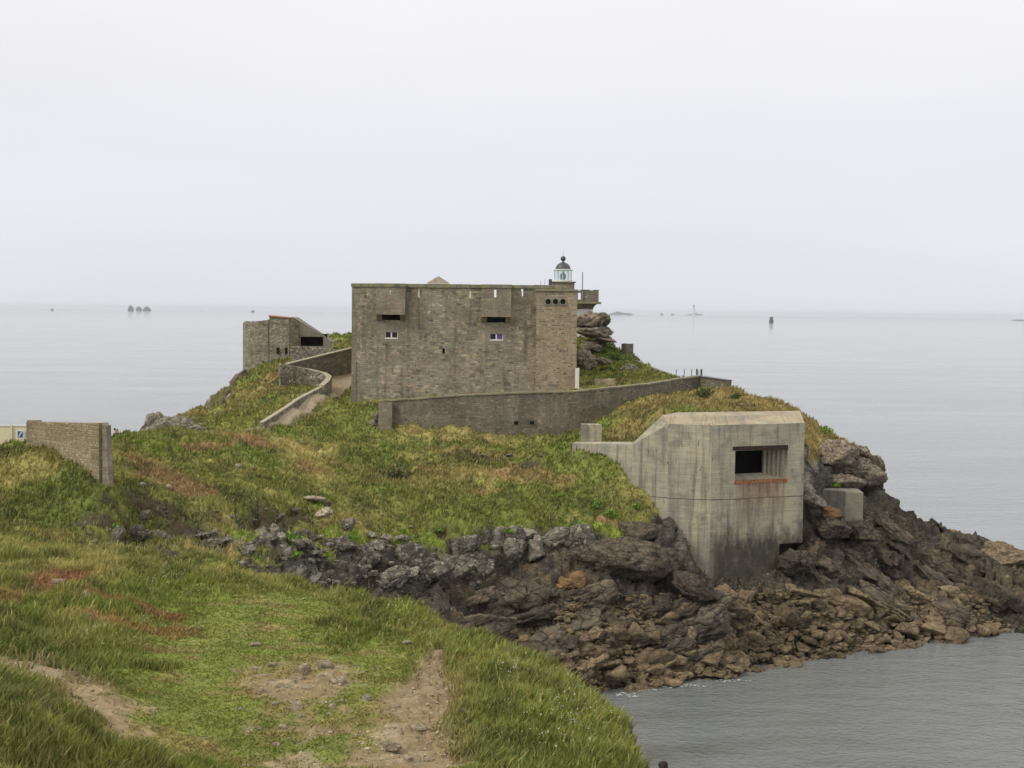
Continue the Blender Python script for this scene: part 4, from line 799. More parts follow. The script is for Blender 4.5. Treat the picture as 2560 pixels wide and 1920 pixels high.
# ------------------------------------------------------------------ ruined round shelter on the left
bs = thing('ruined_shelter', (P(580, 760, 149).x, 150, 17.5), 'ruined round stone shelter with a concrete side and dark slot', 'ruin')
kd = 148/FU
st_ = [(P(534,697,151).x, 153.5), (P(530,697,149.5).x, 150.5), (P(536,697,148).x, 148.7), (P(556,696,148).x, 147.9), (P(585,694,148).x, 147.6)]
tp = [P(532, 698, 150).z]*2+[P(536, 694.5, 148.6).z, P(556, 695, 148).z, P(585, 690, 148).z]
MB().strip([(a, b, z_, 15.5) for (a, b), z_ in zip(st_, tp)], .9, .05, .5, 2).build('round_wall', M_bast, bs)
z_t = P(600, 685.5, 147).z; x0, x1 = P(583, 0, 147.2).x, P(628, 0, 147.2).x
MB().poly8([(x0, 147.1, 17), (x1, 146.6, 17), (x1, 149.5, 17), (x0, 150, 17)], [(x0, 147.1, z_t+.06), (x1, 146.6, z_t-.1), (x1, 149.5, z_t-.1), (x0, 150, z_t+.06)]).build('pier', M_bast, bs)
MB().poly8([(x0-.08, 146.95, z_t+.065), (x1+.05, 146.45, z_t-.095), (x1+.05, 149.6, z_t-.095), (x0-.08, 150.1, z_t+.065)], [(x0-.08, 146.95, z_t+.2), (x1+.05, 146.45, z_t+.0), (x1+.05, 149.6, z_t+.0), (x0-.08, 150.1, z_t+.2)]).build('tile_cap', M_brick, bs)
x2 = P(646, 0, 147.5).x; z2_ = P(646, 694, 147.5).z
MB().poly8([(x1+.003, 146.75, 17), (x2, 147.6, 17), (x2, 149.5, 17), (x1+.003, 149.5, 17)], [(x1+.003, 146.75, z_t-.12), (x2, 147.6, z2_), (x2, 149.5, z2_), (x1+.003, 149.5, z_t-.12)]).build('side_pier', M_bast, bs)
yf = 147.75; X_ = lambda u: P(u, 0, yf).x; Z_ = lambda v, u=675: P(u, v, yf).z
ou0, ou1, ov0, ov1 = X_(650.5), X_(700.5), Z_(747.5), Z_(727.5); mb = MB(); y2 = yf+.35
def cslab(pl):                           # extruded polygon in the slab's plane
    n = len(pl); k = len(mb.v); mb.v += [(a, yf, b) for a, b in pl]+[(a, y2, b) for a, b in pl]; mb.f.append(tuple(range(k, k+n))); mb.f.append(tuple(range(k+2*n-1, k+n-1, -1)))
    for i in range(n): j = (i+1) % n; mb.f.append((k+i, k+n+i, k+n+j, k+j))
    mb.m += [0]*(n+2)
cslab([(X_(646.3), Z_(694)), (X_(646.3), ov0-1.4), (ou0, ov0-1.4), (ou0, ov1), (ou1, ov1), (X_(702), ov1), (X_(702), Z_(724.5)), (X_(634), Z_(686))])
cslab([(ou1, ov1-.003), (ou1, ov0-1.4), (X_(716), ov0-1.4), (X_(719), Z_(740)), (X_(702.1), Z_(724.6)), (X_(702.1), ov1-.003)])
mb.box((ou0, yf, ov0-1.4), (ou1-.002, y2, ov0)); mb.build('concrete_side', M_conc3, bs)
MB().poly8([(X_(636), y2+.01, Z_(690)), (X_(719), y2+.01, Z_(742)), (X_(719), y2+3, Z_(742)), (X_(636), y2+3, Z_(690))], [(X_(634), yf-.02, Z_(686)+.02), (X_(720), yf-.02, Z_(740)+.02), (X_(719), y2+3.1, Z_(740)+.02), (X_(634), y2+3.1, Z_(686)+.02)]).build('sloping_roof', M_conc3, bs)
MB().box((ou0-.3, y2+.6, ov0-1.), (ou1+.3, y2+.7, ov1+.3)).build('dark_interior', M_black, bs)
for u in (601, 619):
    p = P(u, 757, 146.9); MB().box((p.x-.12, p.y-.3, p.z-.35), (p.x+.12, p.y+.01, p.z+.3)).build('slit', M_black, bs)

# ------------------------------------------------------------------ the concrete bunker
bk = thing('concrete_bunker', (18, 103, 4), 'tall stained concrete bunker with a stepped gun opening, above the shore rocks', 'bunker')
c_ = lambda u, d: PX(u, d, 0)
Cc, Dd, Bb, Aa, Ww = c_(1540, 100.), c_(1741, 102.9), c_(1446, 101.0), c_(1383, 102.1), c_(1238, 107.4)
ZW = 16.05; ZU = 16.62; ZLW = P(1367, 961, 102.2).z; ZBOT = 3.2
def v3(p, z, dx=0, dy=0): return (p.x+dx, p.y+dy, z)
mb = MB()
# left faces
mb.quad(v3(Cc,ZBOT), v3(Cc,ZW), v3(Bb,ZW), v3(Bb,ZBOT))
tb = P(1369, 960, 102.3)
Tm = c_(1369, 102.4)
mb.quad(v3(Bb,ZBOT), v3(Bb,ZW), v3(Tm,ZLW), v3(Tm,ZBOT)); mb.quad(v3(Tm,ZBOT), v3(Tm,ZLW), v3(Ww,P(1240,957,107.4).z), v3(Ww,ZBOT))
zww = P(1240, 957, 107.4).z
# sloping caps: chamfer and wing top
b2, c2 = Vector((Bb.x-.35, Bb.y+.75, ZU)), Vector((Cc.x-.05, Cc.y+.7, ZU)); d2 = c_(1694, 104.6); d2.z = P(1694, 894, 104.6).z; t2 = Vector((Tm.x+.2, Tm.y+1., ZLW+.12)); w2 = Vector((Ww.x+.4, Ww.y+1.2, zww))
mb.quad(v3(Bb,ZW), v3(Cc,ZW), c2, b2); mb.quad(v3(Tm,ZLW), v3(Bb,ZW), b2, t2); mb.quad(v3(Ww,zww), v3(Tm,ZLW), t2, w2)
mb.quad(v3(Cc,ZW), v3(Dd,ZW), d2, c2)
E = Vector((Dd.x+.6, 107.6, 0)); F_ = Vector((Bb.x+1.0, 104.6, 0))
mb.quad(v3(Dd,ZW), v3(E,ZW-.2), v3(E,ZU), d2); mb.quad(b2, c2, d2, v3(E,ZU), v3(F_,ZU)); mb.quad(t2, b2, v3(F_,ZU)); mb.quad(w2, t2, v3(F_,ZLW-.1))
mb.quad(v3(Dd,6.9), v3(E,6.9), v3(E,ZW-.2), v3(Dd,ZW)); mb.quad(v3(E,6.9), v3(F_,6.9), v3(F_,ZU), v3(E,ZU))
body = mb.build('body', M_conc, bk)
# front face with the embrasure, in stepped layers
ud = (Dd-Cc); Wf = ud.length; ud.normalize(); td = Vector((-ud.y, ud.x, 0))
def fu(u):                               # distance along the front face for a picture column
    t = (u-UC)/FU; return (t*Cc.y-Cc.x)/(ud.x-t*ud.y)
zsill, zlin = P(1650, 1036, 101.6).z, P(1650, 968, 101.6).z; h0, h1 = fu(1591.5), fu(1705.5)
ZF0 = P(1741, 1172, 102.9).z
MB().wall((Cc.x, Cc.y, ZF0), ud, Wf, ZW-ZF0, td*.4, [(h0, zsill-ZF0, h1, zlin-ZF0)]).build('front_face', M_conc, bk)
MB().wall((Cc.x, Cc.y, ZBOT), ud, fu(1691), ZF0-ZBOT-.002, td*2.5).build('foundation', M_conc, bk)
for k in range(1, 6):
    o = Cc+td*(.4+.24*(k-1)+.002*k); hh1 = h1-.235*k; hh0 = h0+.02*k; lo = zsill+.06*k; hi = zlin-.06*k
    MB().wall((o.x, o.y, zsill-1.2), ud, Wf-.1, zlin-zsill+1.8, td*.238, [(hh0, lo-zsill+1.2, hh1, hi-zsill+1.2)]).build('embrasure_step', M_conc, bk)
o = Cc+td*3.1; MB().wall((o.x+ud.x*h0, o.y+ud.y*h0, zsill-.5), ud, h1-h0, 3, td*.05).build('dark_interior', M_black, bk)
o = Cc-td*.035; MB().wall((o.x+ud.x*(h0-.22), o.y+ud.y*(h0-.22), zlin-.10), ud, h1-h0+.22, .28, td*.5).build('lintel', M_iron, bk)
MB().wall((o.x+ud.x*(h0-.03), o.y+ud.y*(h0-.03), zsill-.26), ud, h1-h0+.02, .26, td*.09).build('sill', plain('rusted_concrete', (.27,.13,.065), .9, .4, .5), bk)
# small concrete block to the right
p0, p1 = P(1775, 1060, 109), P(1864, 1060, 108.2); zt_ = P(1820, 1058, 108.6).z
sb = MB().poly8([(p0.x, 109.4, 5), (p1.x-1.4, 107.9, 5), (p1.x, 108.0, 5), (p1.x+.2, 110.5, 5), (p0.x, 111.5, 5)], [(p0.x, 109.4, zt_-.05), (p1.x-1.4, 107.9, zt_), (p1.x, 108.0, zt_-.12), (p1.x+.2, 110.5, zt_-.12), (p0.x, 111.5, zt_)]).build('concrete_block', M_conc2, bevel=.06)
tag(sb, 'small weathered concrete block right of the bunker on the rocks', 'block')

# ------------------------------------------------------------------ boards, sign, fence
bd = thing('cream_hoarding', (P(20, 940, 87).x, 87, 14.8), 'cream boarded fence with posts at the left edge beside the broken wall', 'fence')
for a, b in ((-90, -32), (-30, 23.5), (27.5, 66)):
    p0 = P(a, 921, 87); p1 = P(b, 921, 87); MB().box((p0.x, 87, 14.2), (p1.x, 87.06, p1.z)).build('panel', M_cream, bd); MB().box((p0.x, 86.95, p1.z+.003), (p1.x, 87.1, p1.z+.08)).build('rail', M_white, bd)
for u in (-31, 25.5, 66.8): p = P(u, 919, 87); MB().box((p.x-.05, 86.9, 14), (p.x+.05, 87.12, p.z+.05)).build('post', M_cream, bd)
sg = thing('information_sign', (P(43, 960, 86.2).x, 86.2, 15), 'white information sign with a blue square and grey text block, on the cream fence', 'sign')
p0, p1 = P(35.5, 948.5, 86.2), P(51.5, 929, 86.2); MB().box((p0.x, 86.2, p0.z), (p1.x, 86.24, p1.z)).build('board', M_white, sg)
q0, q1 = P(38.5, 944.5, 86.2), P(49, 931.5, 86.2); sq = MB().box((q0.x, 86.17, q0.z), (q1.x, 86.197, q1.z)).build('blue_square', M_blue, sg)
MB().quad((q0.x+.03, 86.165, q0.z+.03), (q0.x+.09, 86.165, q0.z+.03), (q1.x-.01, 86.165, q1.z-.03), (q1.x-.10, 86.165, q1.z-.03)).build('white_slash', M_white, sq)
r0, r1 = P(53, 946, 86.2), P(66, 931, 86.2); tx = MB().box((r0.x, 86.2, r0.z), (r1.x, 86.23, r1.z)).build('text_panel', M_grey, sg)
mb = MB()
for i in range(7): z_ = r1.z-.06-i*(r1.z-r0.z-.1)/7; mb.box((r0.x+.03, 86.19, z_-.012), (r1.x-.03-.08*(i % 3), 86.197, z_))
mb.build('text_lines', M_steel, tx)
for x_ in (p0.x+.1, r1.x-.05): MB().bar((x_, 86.27, 14.5), (x_, 86.27, p0.z+.1), .03).build('post', M_steel, sg)
fn = [(1448.5, 806), (1461, 798), (1478, 797.5), (1494, 797.5)]
for u, v in fn: p = P(u, v, 133); o_ = MB().bar((p.x, 133, p.z-1.7), (p.x, 133, p.z), .035, 6).build('fence_post', M_wood); tag(o_, 'thin bare fence post behind the long wall coping', 'post', 'fence posts behind the long wall')
gp = thing('glazed_marker', (P(1512, 800, 132).x, 132, 17.4), 'pair of dark blue-grey posts with a pale panel at the wall corner', 'post')
for u in (1505.5, 1515.5): p = P(u, 797, 132); MB().box((p.x-.07, 131.95, 17.0), (p.x+.07, 132.08, p.z)).build('post', M_lead, gp)
p0, p1 = P(1507.5, 812, 132), P(1513.5, 799, 132); MB().box((p0.x, 132, p0.z-.2), (p1.x, 132.03, p1.z)).build('panel', M_glass, gp)

# ------------------------------------------------------------------ rocks
def rockmesh(name, seed, sub=4, ncut=14, cut=(.55, .92), rough=.06, mat=None, el=(1, 1, 1), size=None, smooth=.12, st=2.2):
    rg = np.random.default_rng(seed); bm = bmesh.new(); bmesh.ops.create_icosphere(bm, subdivisions=sub, radius=1.)
    v = np.array([q.co[:] for q in bm.verts]); nn = rg.normal(size=(ncut, 3)); nn /= np.linalg.norm(nn, axis=1)[:, None]; dd = rg.uniform(*cut, ncut)
    dt = v@nn.T; r = np.where(dt > .05, dd/np.maximum(dt, .05), 9.); r = np.minimum(r.min(1), 1.05)
    sz = np.array(size if size is not None else (1, 1, 1)); v2 = v*r[:, None]*np.array(el)*sz; k = rough/.06; ms = float(min(sz))
    m_ = v2+seed*3.7; ph = rg.uniform(.1, .6)
    if size is not None: dq = fac3(dip(m_, ph, .3, (1, 1, st))/max(.9, ms*.8), seed)*.22*min(ms, 1.6)+fac3(dip(m_, ph, .3, (1, 1, st))/.42, seed+9)*.085*min(1, ms)+(fb3(m_/.3, seed, 4)-.5)*.10
    else: dq = fac3(dip(m_, ph, .3, (1, 1, 1.5))/.8, seed, .9, .25)*.11+(fb3(m_/.35, seed, 4)-.5)*.13
    v2 = v2+v*(dq*k)[:, None]
    for q, c_ in zip(bm.verts, v2): q.co = c_
    if smooth: bmesh.ops.smooth_vert(bm, verts=bm.verts, factor=smooth, use_axis_x=True, use_axis_y=True, use_axis_z=True)
    me = bpy.data.meshes.new(name); bm.to_mesh(me); bm.free()
    me.polygons.foreach_set('use_smooth', [sub > 2]*len(me.polygons))
    me.materials.append(mat); return me
def put(name, me, loc, sc_, rot, label=None, cat=None, group=None):
    o = bpy.data.objects.new(name, me); o.location = loc; o.scale = sc_; o.rotation_euler = rot; link(o); return tag(o, label, cat, group)
def place(name, u, v, d, wpx, hpx, dep, rz, mat, label, cat='rock', seed=0, rx=0., ry=0., group=None, **k):
    """u,v picture centre; wpx,hpx its size there; dep depth in metres"""
    p = P(u, v, d); s = d/FU; k.setdefault('sub', 5); me = rockmesh(name, seed or int(u*7+v), mat=mat, size=(wpx*s/2*1.12, dep/2, hpx*s/2*1.15), **k)
    return put(name, me, p, (1, 1, 1), (rx, ry, rz), label, cat, group)
place('boulder', 1275, 695, 151, 72, 36, 4, .1, M_headl, 'big rounded mossy boulder just right of the fort turret below the lighthouse', cat='boulder', seed=11, ry=-.12)
place('boulder', 1303, 692, 150, 32, 28, 2.2, 0, M_headl, 'upright knobbly boulder on top of the crag beside the big mossy one', cat='boulder', seed=12, ry=.4)
place('rock_slab', 1290, 717, 150.8, 82, 30, 5, 0, M_headl, 'broad flat slab under the two crag-top boulders', cat='rock', seed=13, ry=.14)
place('rock_slab', 1305, 732, 150.5, 50, 18, 4, 0, M_headl, 'tilted lower slab cracked along its top under the crag boulders', cat='rock', seed=14, ry=.3)
place('rock_slab', 1276, 750, 150.2, 56, 22, 4, 0, M_headl, 'grass-covered crag rock on the slope right of the turret', cat='rock', seed=15, ry=.2)
place('rock_outcrop', 1264, 776, 146, 42, 44, 2.5, 0, M_headl, 'pale broken outcrop low against the turret corner', seed=16)
place('boulder', 1358, 800, 145.5, 40, 28, 2.4, 0, M_greyr, 'pale grey dome-shaped boulder at the foot of the crag', cat='boulder', seed=17)
place('boulder', 1375, 805, 145, 14, 20, 1.2, .3, M_greyr, 'small upright stone right of the dome-shaped boulder', cat='boulder', seed=18)
place('rock_outcrop', 1305, 782, 147, 30, 22, 1.8, 0, M_headl, 'half-buried grey rock amid the grass below the crag', seed=19)
place('rock_outcrop', 517, 832, 145.5, 36, 62, 4, 0, M_headl, 'steep bare rock under the ruined shelter at the sea edge', seed=21, ry=.25)
place('rock_outcrop', 335, 915, 123, 54, 44, 4, 0, M_greyr, 'grey knoll rock at the left tip of the low headland', seed=22)
place('rock_outcrop', 385, 917, 119, 90, 42, 5, 0, M_greyr, 'wide lichen-covered knoll rock left of the track', seed=23, ry=.08)
place('rock_outcrop', 432, 927, 116, 50, 22, 3, 0, M_greyr, 'low flat grey rock trailing off the knoll', seed=24, ry=.2)
place('rock_outcrop', 560, 862, 130, 26, 10, 1.2, 0, M_darkr, 'thin dark rock showing in the grass left of the track kerb', seed=25, ry=-.5)
place('rock_outcrop', 1340, 1210, 96, 210, 88, 5, .05, M_darkr, 'huge smooth dark grey boulder under the grass beside the bunker', cat='boulder', seed=31, ry=.02, cut=(.75, .95))
place('boulder', 1160, 1188, 95, 46, 54, 2.5, 0, M_greyr, 'pale blocky boulder with a bright face left of the huge dark one', cat='boulder', seed=32)
place('boulder', 1112, 1192, 94.5, 44, 62, 2.2, 0, M_greyr, 'tall pale grey cleft boulder between two others on the shore edge', cat='boulder', seed=33)
place('boulder', 1070, 1185, 94.5, 40, 40, 2.0, 0, M_greyr, 'wedge-shaped pale boulder leaning left on the shore edge', cat='boulder', seed=34, ry=.5)
place('boulder', 1130, 1155, 96, 70, 30, 2.2, 0, M_greyr, 'lichen-speckled rock lying above the pale blocky boulders', cat='boulder', seed=35)
place('boulder', 1298, 1132, 98.5, 26, 34, 1.0, 0, M_ochre, 'upright tan stone in the bright green plants near the bunker', cat='boulder', seed=36)
place('boulder', 1372, 1155, 98.5, 90, 70, 3.2, 0, M_darkr, 'dark rounded rock wedged by the bunker foot', cat='boulder', seed=37)
place('boulder', 1222, 1262, 93, 46, 32, 1.6, .2, M_ochre, 'orange-brown angular rock glowing among the dark strata', cat='boulder', seed=38, ncut=7, cut=(.5,.75))
place('boulder', 1247, 1254, 93.5, 34, 34, 1.4, .5, M_ochre, 'second orange-brown rock leaning behind the angular one', cat='boulder', seed=39, ncut=7, cut=(.5,.75))
place('boulder', 700, 1108, 88.5, 38, 22, 1.2, 0, M_stone_sm, 'pale oval boulder perched at the edge of the eroded slope', cat='boulder', seed=41)
place('rock_outcrop', 684, 1077, 93.5, 50, 11, 1.2, 0, M_stone_sm, 'flat whitish rock shelf in the middle of the grass slope', seed=42, ry=.1)
# headland overhang right of the bunker
place('rock_outcrop', 1800, 985, 113, 100, 70, 5, 0, M_headl, 'broad pale cliff rock under the turf right of the bunker', seed=51, ry=.1)
place('rock_outcrop', 1845, 1015, 114, 130, 60, 5, 0, M_headl, 'long jutting cliff rock below the broad pale one', seed=52, ry=.12)
place('rock_outcrop', 1876, 1035, 115, 62, 96, 4.5, 0, M_darkr, 'dark undercut cliff nose jutting over the sea', seed=53, ry=.45)
place('rock_outcrop', 1862, 975, 116, 44, 26, 2.5, 0, M_headl, 'small grey cliff-top rock at the turf end', seed=54, ry=.3)
place('rock_outcrop', 1893, 1002, 116, 42, 34, 2.5, 0, M_headl, 'outermost pale rock of the cliff edge pointing seaward', seed=55, ry=.4)
place('rock_outcrop', 1808, 1037, 112, 110, 38, 4, 0, M_headl, 'brown layered rock just above the small concrete block', seed=56, ry=.1)
place('rock_outcrop', 1765, 1085, 105.5, 60, 24, 2.5, 0, M_greyr, 'elongated grey-green rock lying between bunker and concrete block', seed=57, ry=.5)
place('rock_outcrop', 1795, 1112, 105, 44, 30, 2.5, 0, M_ochre, 'tan fractured rock below the small concrete block', seed=58, ry=.3)
place('rock_outcrop', 1720, 1215, 101.5, 66, 66, 3, 0, M_darkr, 'black jagged rock filling the undercut at the bunker right corner', seed=59)
place('rock_outcrop', 1508, 1268, 94.8, 110, 58, 4, 0, M_darkr, 'black slab of rock at the left foot of the bunker', seed=60, ry=.45)
place('rock_outcrop', 2150, 1198, 119.5, 150, 50, 7, 0, M_brown, 'rounded brown rock hump at the right edge of the point', seed=61, ry=.15)
place('rock_outcrop', 2130, 1290, 110.5, 130, 90, 6, 0, M_darkr, 'dark weed-covered rock mass above the right waterline', seed=62, ry=.5)
place('rock_outcrop', 1800, 1140, 105, 90, 50, 3, 0, M_darkr, 'dark jagged rock burying the foot of the small concrete block', seed=71, ry=.3)
place('rock_outcrop', 1858, 1148, 106.5, 80, 56, 3.5, 0, M_darkr, 'dark rock shoulder at the right foot of the small concrete block', seed=72, ry=.4)
# skerries off the point
place('sea_rock', 2062, 1150, 138, 50, 12, 3, 0, M_ochre, 'flat yellowish rock awash behind the point', seed=63, ry=.1)
place('sea_rock', 2080, 1160, 134, 40, 8, 3, 0, M_ochre, 'low yellowish ledge in the foam nearer the point', seed=64)
# strata ribs of the foreshore: long tilted slabs
rg = random.Random(5)
slabs = [rockmesh('rock_ledge', 300+k, sub=5, ncut=10, cut=(.45, .9), rough=.09, mat=M_darkr, size=(1.2, .6, .42), st=3.) for k in range(5)]
slabs2 = [rockmesh('rock_ledge', 320+k, sub=5, ncut=10, cut=(.45, .9), rough=.09, mat=M_brown, size=(1.2, .65, .42), st=3.) for k in range(5)]
def scat_ledge(region, n, pool, ang, size, label, group):
    for i in range(n):
        u, v = region[0]+rg.random()*(region[2]-region[0]), region[1]+rg.random()*(region[3]-region[1])
        p = hit(u, v, 60); z_ = float(gz(p.x, p.y)); s = rg.uniform(*size)
        if z_ < .05 or p.y > 130: continue
        put('rock_ledge', rg.choice(pool), (p.x, p.y, z_-.15*s), (s, s*rg.uniform(.7, 1.2), s*rg.uniform(.8, 1.4)), (rg.uniform(-.3, .3), ang+rg.uniform(-.2, .2), rg.uniform(-.5, .5)), label, 'rock', group)
scat_ledge((980, 1260, 1540, 1400), 36, slabs, -.32, (1.0, 2.4), 'dark weathered ledge in the black strata below the bunker', 'dark strata ledges of the foreshore')
scat_ledge((1100, 1360, 1450, 1470), 22, slabs2, -.2, (.8, 1.8), 'brown layered ledge at the left end of the boulder beach', 'brown ledges left of the boulders')
scat_ledge((1760, 1120, 2180, 1330), 34, slabs, .5, (1.0, 2.6), 'dark tilted slab on the point right of the bunker', 'tilted slabs on the point')
scat_ledge((1560, 1270, 2120, 1330), 26, slabs2, .45, (.9, 2.2), 'brown tilted slab above the boulder beach', 'brown tilted slabs above the beach')
# boulder beach
bp = [rockmesh('boulder', 400+k, sub=4, ncut=rg.randint(8, 14), cut=(.45, .88), rough=.05, mat=M_brown, el=(1, rg.uniform(.6, .85), rg.uniform(.42, .65))) for k in range(14)]
gp_ = [rockmesh('boulder', 430+k, sub=4, ncut=rg.randint(7, 12), cut=(.42, .85), rough=.09, mat=M_greyr, el=(1, rg.uniform(.6, .85), rg.uniform(.45, .7))) for k in range(10)]
cnt = 0; taken = []
def scat_b(n, pool, poly, size, label, group, name='boulder', mind=.7, sink=.12, tries=40):
    c = 0
    def inside(u, v):
        r_ = False; j = len(poly)-1
        for i in range(len(poly)):
            if (poly[i][1] > v) != (poly[j][1] > v) and u < (poly[j][0]-poly[i][0])*(v-poly[i][1])/(poly[j][1]-poly[i][1])+poly[i][0]: r_ = not r_
            j = i
        return r_
    us = [q[0] for q in poly]; vs = [q[1] for q in poly]
    for _ in range(n*tries):
        if c >= n: break
        u, v = rg.uniform(min(us), max(us)), rg.uniform(min(vs), max(vs))
        if not inside(u, v): continue
        p = hit(u, v, 60); s = size[0]+(size[1]-size[0])*rg.random()**2.2
        if p.y > 125 or any(math.hypot(p.x-a, p.y-b) < mind*(s+r_)*.75 for a, b, r_ in taken): continue
        taken.append((p.x, p.y, s)); put(name, rg.choice(pool), (p.x, p.y, float(gz(p.x, p.y))+s*(.28-sink)), (s, s, s*rg.uniform(.8, 1.15)), (rg.uniform(-.35, .35), rg.uniform(-.1, .5), rg.uniform(0, 6.28)), label, 'boulder', group); c += 1
for u, v, s, lb in [(1960,1372,1.5,'large squarish brown boulder in the beach heap near the right end'),(2010,1368,1.45,'large rounded brown boulder beside the squarish one near the right end'),(2062,1392,1.25,'brown boulder standing alone in the water at the right end of the beach'),(1450,1345,1.3,'pale-flanked big boulder high in the middle of the beach'),(1370,1385,1.5,'wide grooved brown boulder at the middle of the beach'),(1700,1345,1.35,'pointed slab-like boulder high on the beach below the bunker'),(1385,1490,.8,'small dark boulder awash at the left end of the waterline')]:
    p = hit(u, v, 60); taken.append((p.x, p.y, s)); put('boulder', bp[int(u) % 14], (p.x, p.y, max(float(gz(p.x, p.y)), 0)+s*.22), (s, s*.9, s), (0, .15, u % 6), lb, 'boulder', 'brown boulders of the beach')
beach = [(1290,1400),(1400,1350),(1500,1310),(1600,1290),(1760,1285),(1900,1330),(2080,1350),(2160,1368),(2060,1405),(1900,1412),(1800,1425),(1680,1455),(1560,1485),(1440,1490),(1360,1500),(1290,1470)]
scat_b(228, bp, beach, (.5, 1.45), 'worn brown boulder in the jumbled beach heap', 'brown boulders of the beach', mind=.55)
gully = [(480,1180),(520,1150),(560,1140),(620,1100),(690,1115),(760,1130),(860,1160),(960,1200),(1030,1200),(1000,1260),(900,1270),(760,1240),(600,1215),(500,1195)]
gb = [rockmesh('rock_outcrop', 350+k, sub=5, ncut=11, cut=(.45, .88), rough=.085, mat=M_gully, size=(1.9, 1.3, .95), st=2.) for k in range(6)]
for i, (u, v, s_) in enumerate([(560,1175,.7),(610,1195,.8),(655,1165,.6),(720,1180,.7),(690,1212,.9),(765,1205,1.),(800,1190,.7),(830,1222,1.1),(880,1205,.9),(900,1240,1.1),(940,1200,.9),(960,1225,1.2),(1000,1195,.8),(280,1150,.5),(330,1165,.5),(395,1170,.5),(300,1120,.35),(1010,1225,1.),(840,1250,.9),(1050,1215,.9),(520,1190,.5),(470,1175,.45),(230,1165,.5),(180,1155,.4),(1190,1170,1.),(1240,1165,.9)]):
    if i % 3 == 1 and 560 < u < 1100: continue
    p = hit(u, v, 60); put('rock_outcrop', gb[i % 6], (p.x, p.y+.4, float(gz(p.x, p.y))-.32*s_), (s_, s_, s_*rg.uniform(.9, 1.5)), (rg.uniform(-.2, .3), rg.uniform(-.5, .2), rg.uniform(-.5, .5)), 'dark jagged bedrock outcrop in the gully below the grass slope', 'rock', 'bedrock outcrops of the gully')
scat_b(24, gp_, gully, (.35, 1.0), 'grey lichened boulder tumbled in the gully below the grass slope', 'grey boulders in the gully', mind=.6)
# smaller cobbles: one mesh
def cobbles(name, n, poly, size, mat, label, seed, ylim=60):
    rg2 = np.random.default_rng(seed); base = rockmesh('t', seed, sub=1, ncut=9, cut=(.55, .9), rough=.0, mat=mat, el=(1, .75, .55)); bv = np.array([q.co[:] for q in base.vertices]); bf = np.array([p.vertices[:] for p in base.polygons]); V = []; F = []
    us = [q[0] for q in poly]; vs = [q[1] for q in poly]; k = 0; t = 0
    while k < n and t < n*8:
        t += 1; u, v = rg2.uniform(min(us), max(us)), rg2.uniform(min(vs), max(vs)); p = hit(u, v, ylim)
        if p.y > 126 or (seed != 99 and float(gz(p.x, p.y)) < -.1): continue
        if gz(p.x, p.y, SO if seed == 79 else RM) < .3: continue
        s = size[0]+(size[1]-size[0])*rg2.random()**2.5; a = rg2.uniform(0, 6.28); c_, s_ = math.cos(a), math.sin(a); b_ = bv*s*np.array((1, rg2.uniform(.7, 1.1), rg2.uniform(.7, 1.1)))
        V.append(np.stack([b_[:, 0]*c_-b_[:, 1]*s_+p.x, b_[:, 0]*s_+b_[:, 1]*c_+p.y, b_[:, 2]+float(gz(p.x, p.y))+s*.1], 1)); F.append(bf+k*len(bv)); k += 1
    me = npmesh(name, np.concatenate(V), np.concatenate(F), mat, False); o = link(bpy.data.objects.new(name, me)); tag(o, label, 'stones', kind='stuff')
cobbles('beach_stones', 3600, [(1150,1290),(2180,1500)], (.12, .55), M_brown, 'small brown stones filling the gaps of the boulder beach', 77)
cobbles('gully_stones', 220, [(140,1100),(1050,1270)], (.08, .5), M_greyr, 'small grey stones scattered through the gully', 78)
cobbles('shelf_pebbles', 520, [(0,1400),(1000,1659)], (.02, .085), M_stone_sm, 'tiny pebbles in the bare soil of the near shelf', 79, 18)
# stones on the near shelf and slopes
def stone_at(u, v, w_, h_, lb, mat=M_stone_sm, dmin=18., grp=None, cat='stone'):
    p = hit(u, v, dmin); s = p.y/FU; me = rockmesh('stone', int(u*3+v), sub=3, ncut=10, cut=(.5, .9), rough=.10, mat=mat)
    put('stone', me, (p.x, p.y, float(gz(p.x, p.y))+h_*s*.12), (w_*s/2*1.25, w_*s/2*.9, h_*s*.8), (0, rg.uniform(-.15, .15), rg.uniform(0, 3)), lb, cat, grp)
stone_at(707, 1443, 36, 22, 'largest pale rock on the near grassy shelf')
stone_at(730, 1475, 36, 16, 'flat brown-topped rock just below the largest pale one')
stone_at(658, 1455, 30, 20, 'knobbly grey rock left of the largest pale one')
stone_at(590, 1440, 22, 14, 'small pointed grey rock at the left of the rocky patch')
stone_at(555, 1395, 34, 12, 'low jagged grey rock above the rocky patch')
stone_at(640, 1530, 34, 18, 'smooth tan stone in the bare soil below the rocky patch')
stone_at(845, 1617, 40, 14, 'long flat stone lying across the worn path at the bottom')
stone_at(790, 1512, 28, 10, 'flat pale stone between the rocky patch and the path')
stone_at(125, 1258, 36, 8, 'whitish flat stone in the reddish heather on the left')
stone_at(188, 1288, 26, 16, 'blue-grey stone in the heather below the whitish one')
stone_at(880, 1392, 26, 8, 'flat white stone near the far end of the worn path')
stone_at(512, 1012, 20, 14, 'lone pale stone in the straw grass of the middle slope', dmin=60)
stone_at(308, 1052, 24, 10, 'white stone beside the foot of the broken wall', dmin=60)
stone_at(362, 1054, 18, 8, 'second smaller white stone right of the broken wall foot', dmin=60)
stone_at(812, 905, 26, 22, 'pile-top boulder at the left end of the long wall', mat=M_greyr, dmin=60)
stone_at(806, 918, 26, 14, 'lower stone of the little pile at the long wall end', mat=M_greyr, dmin=60)
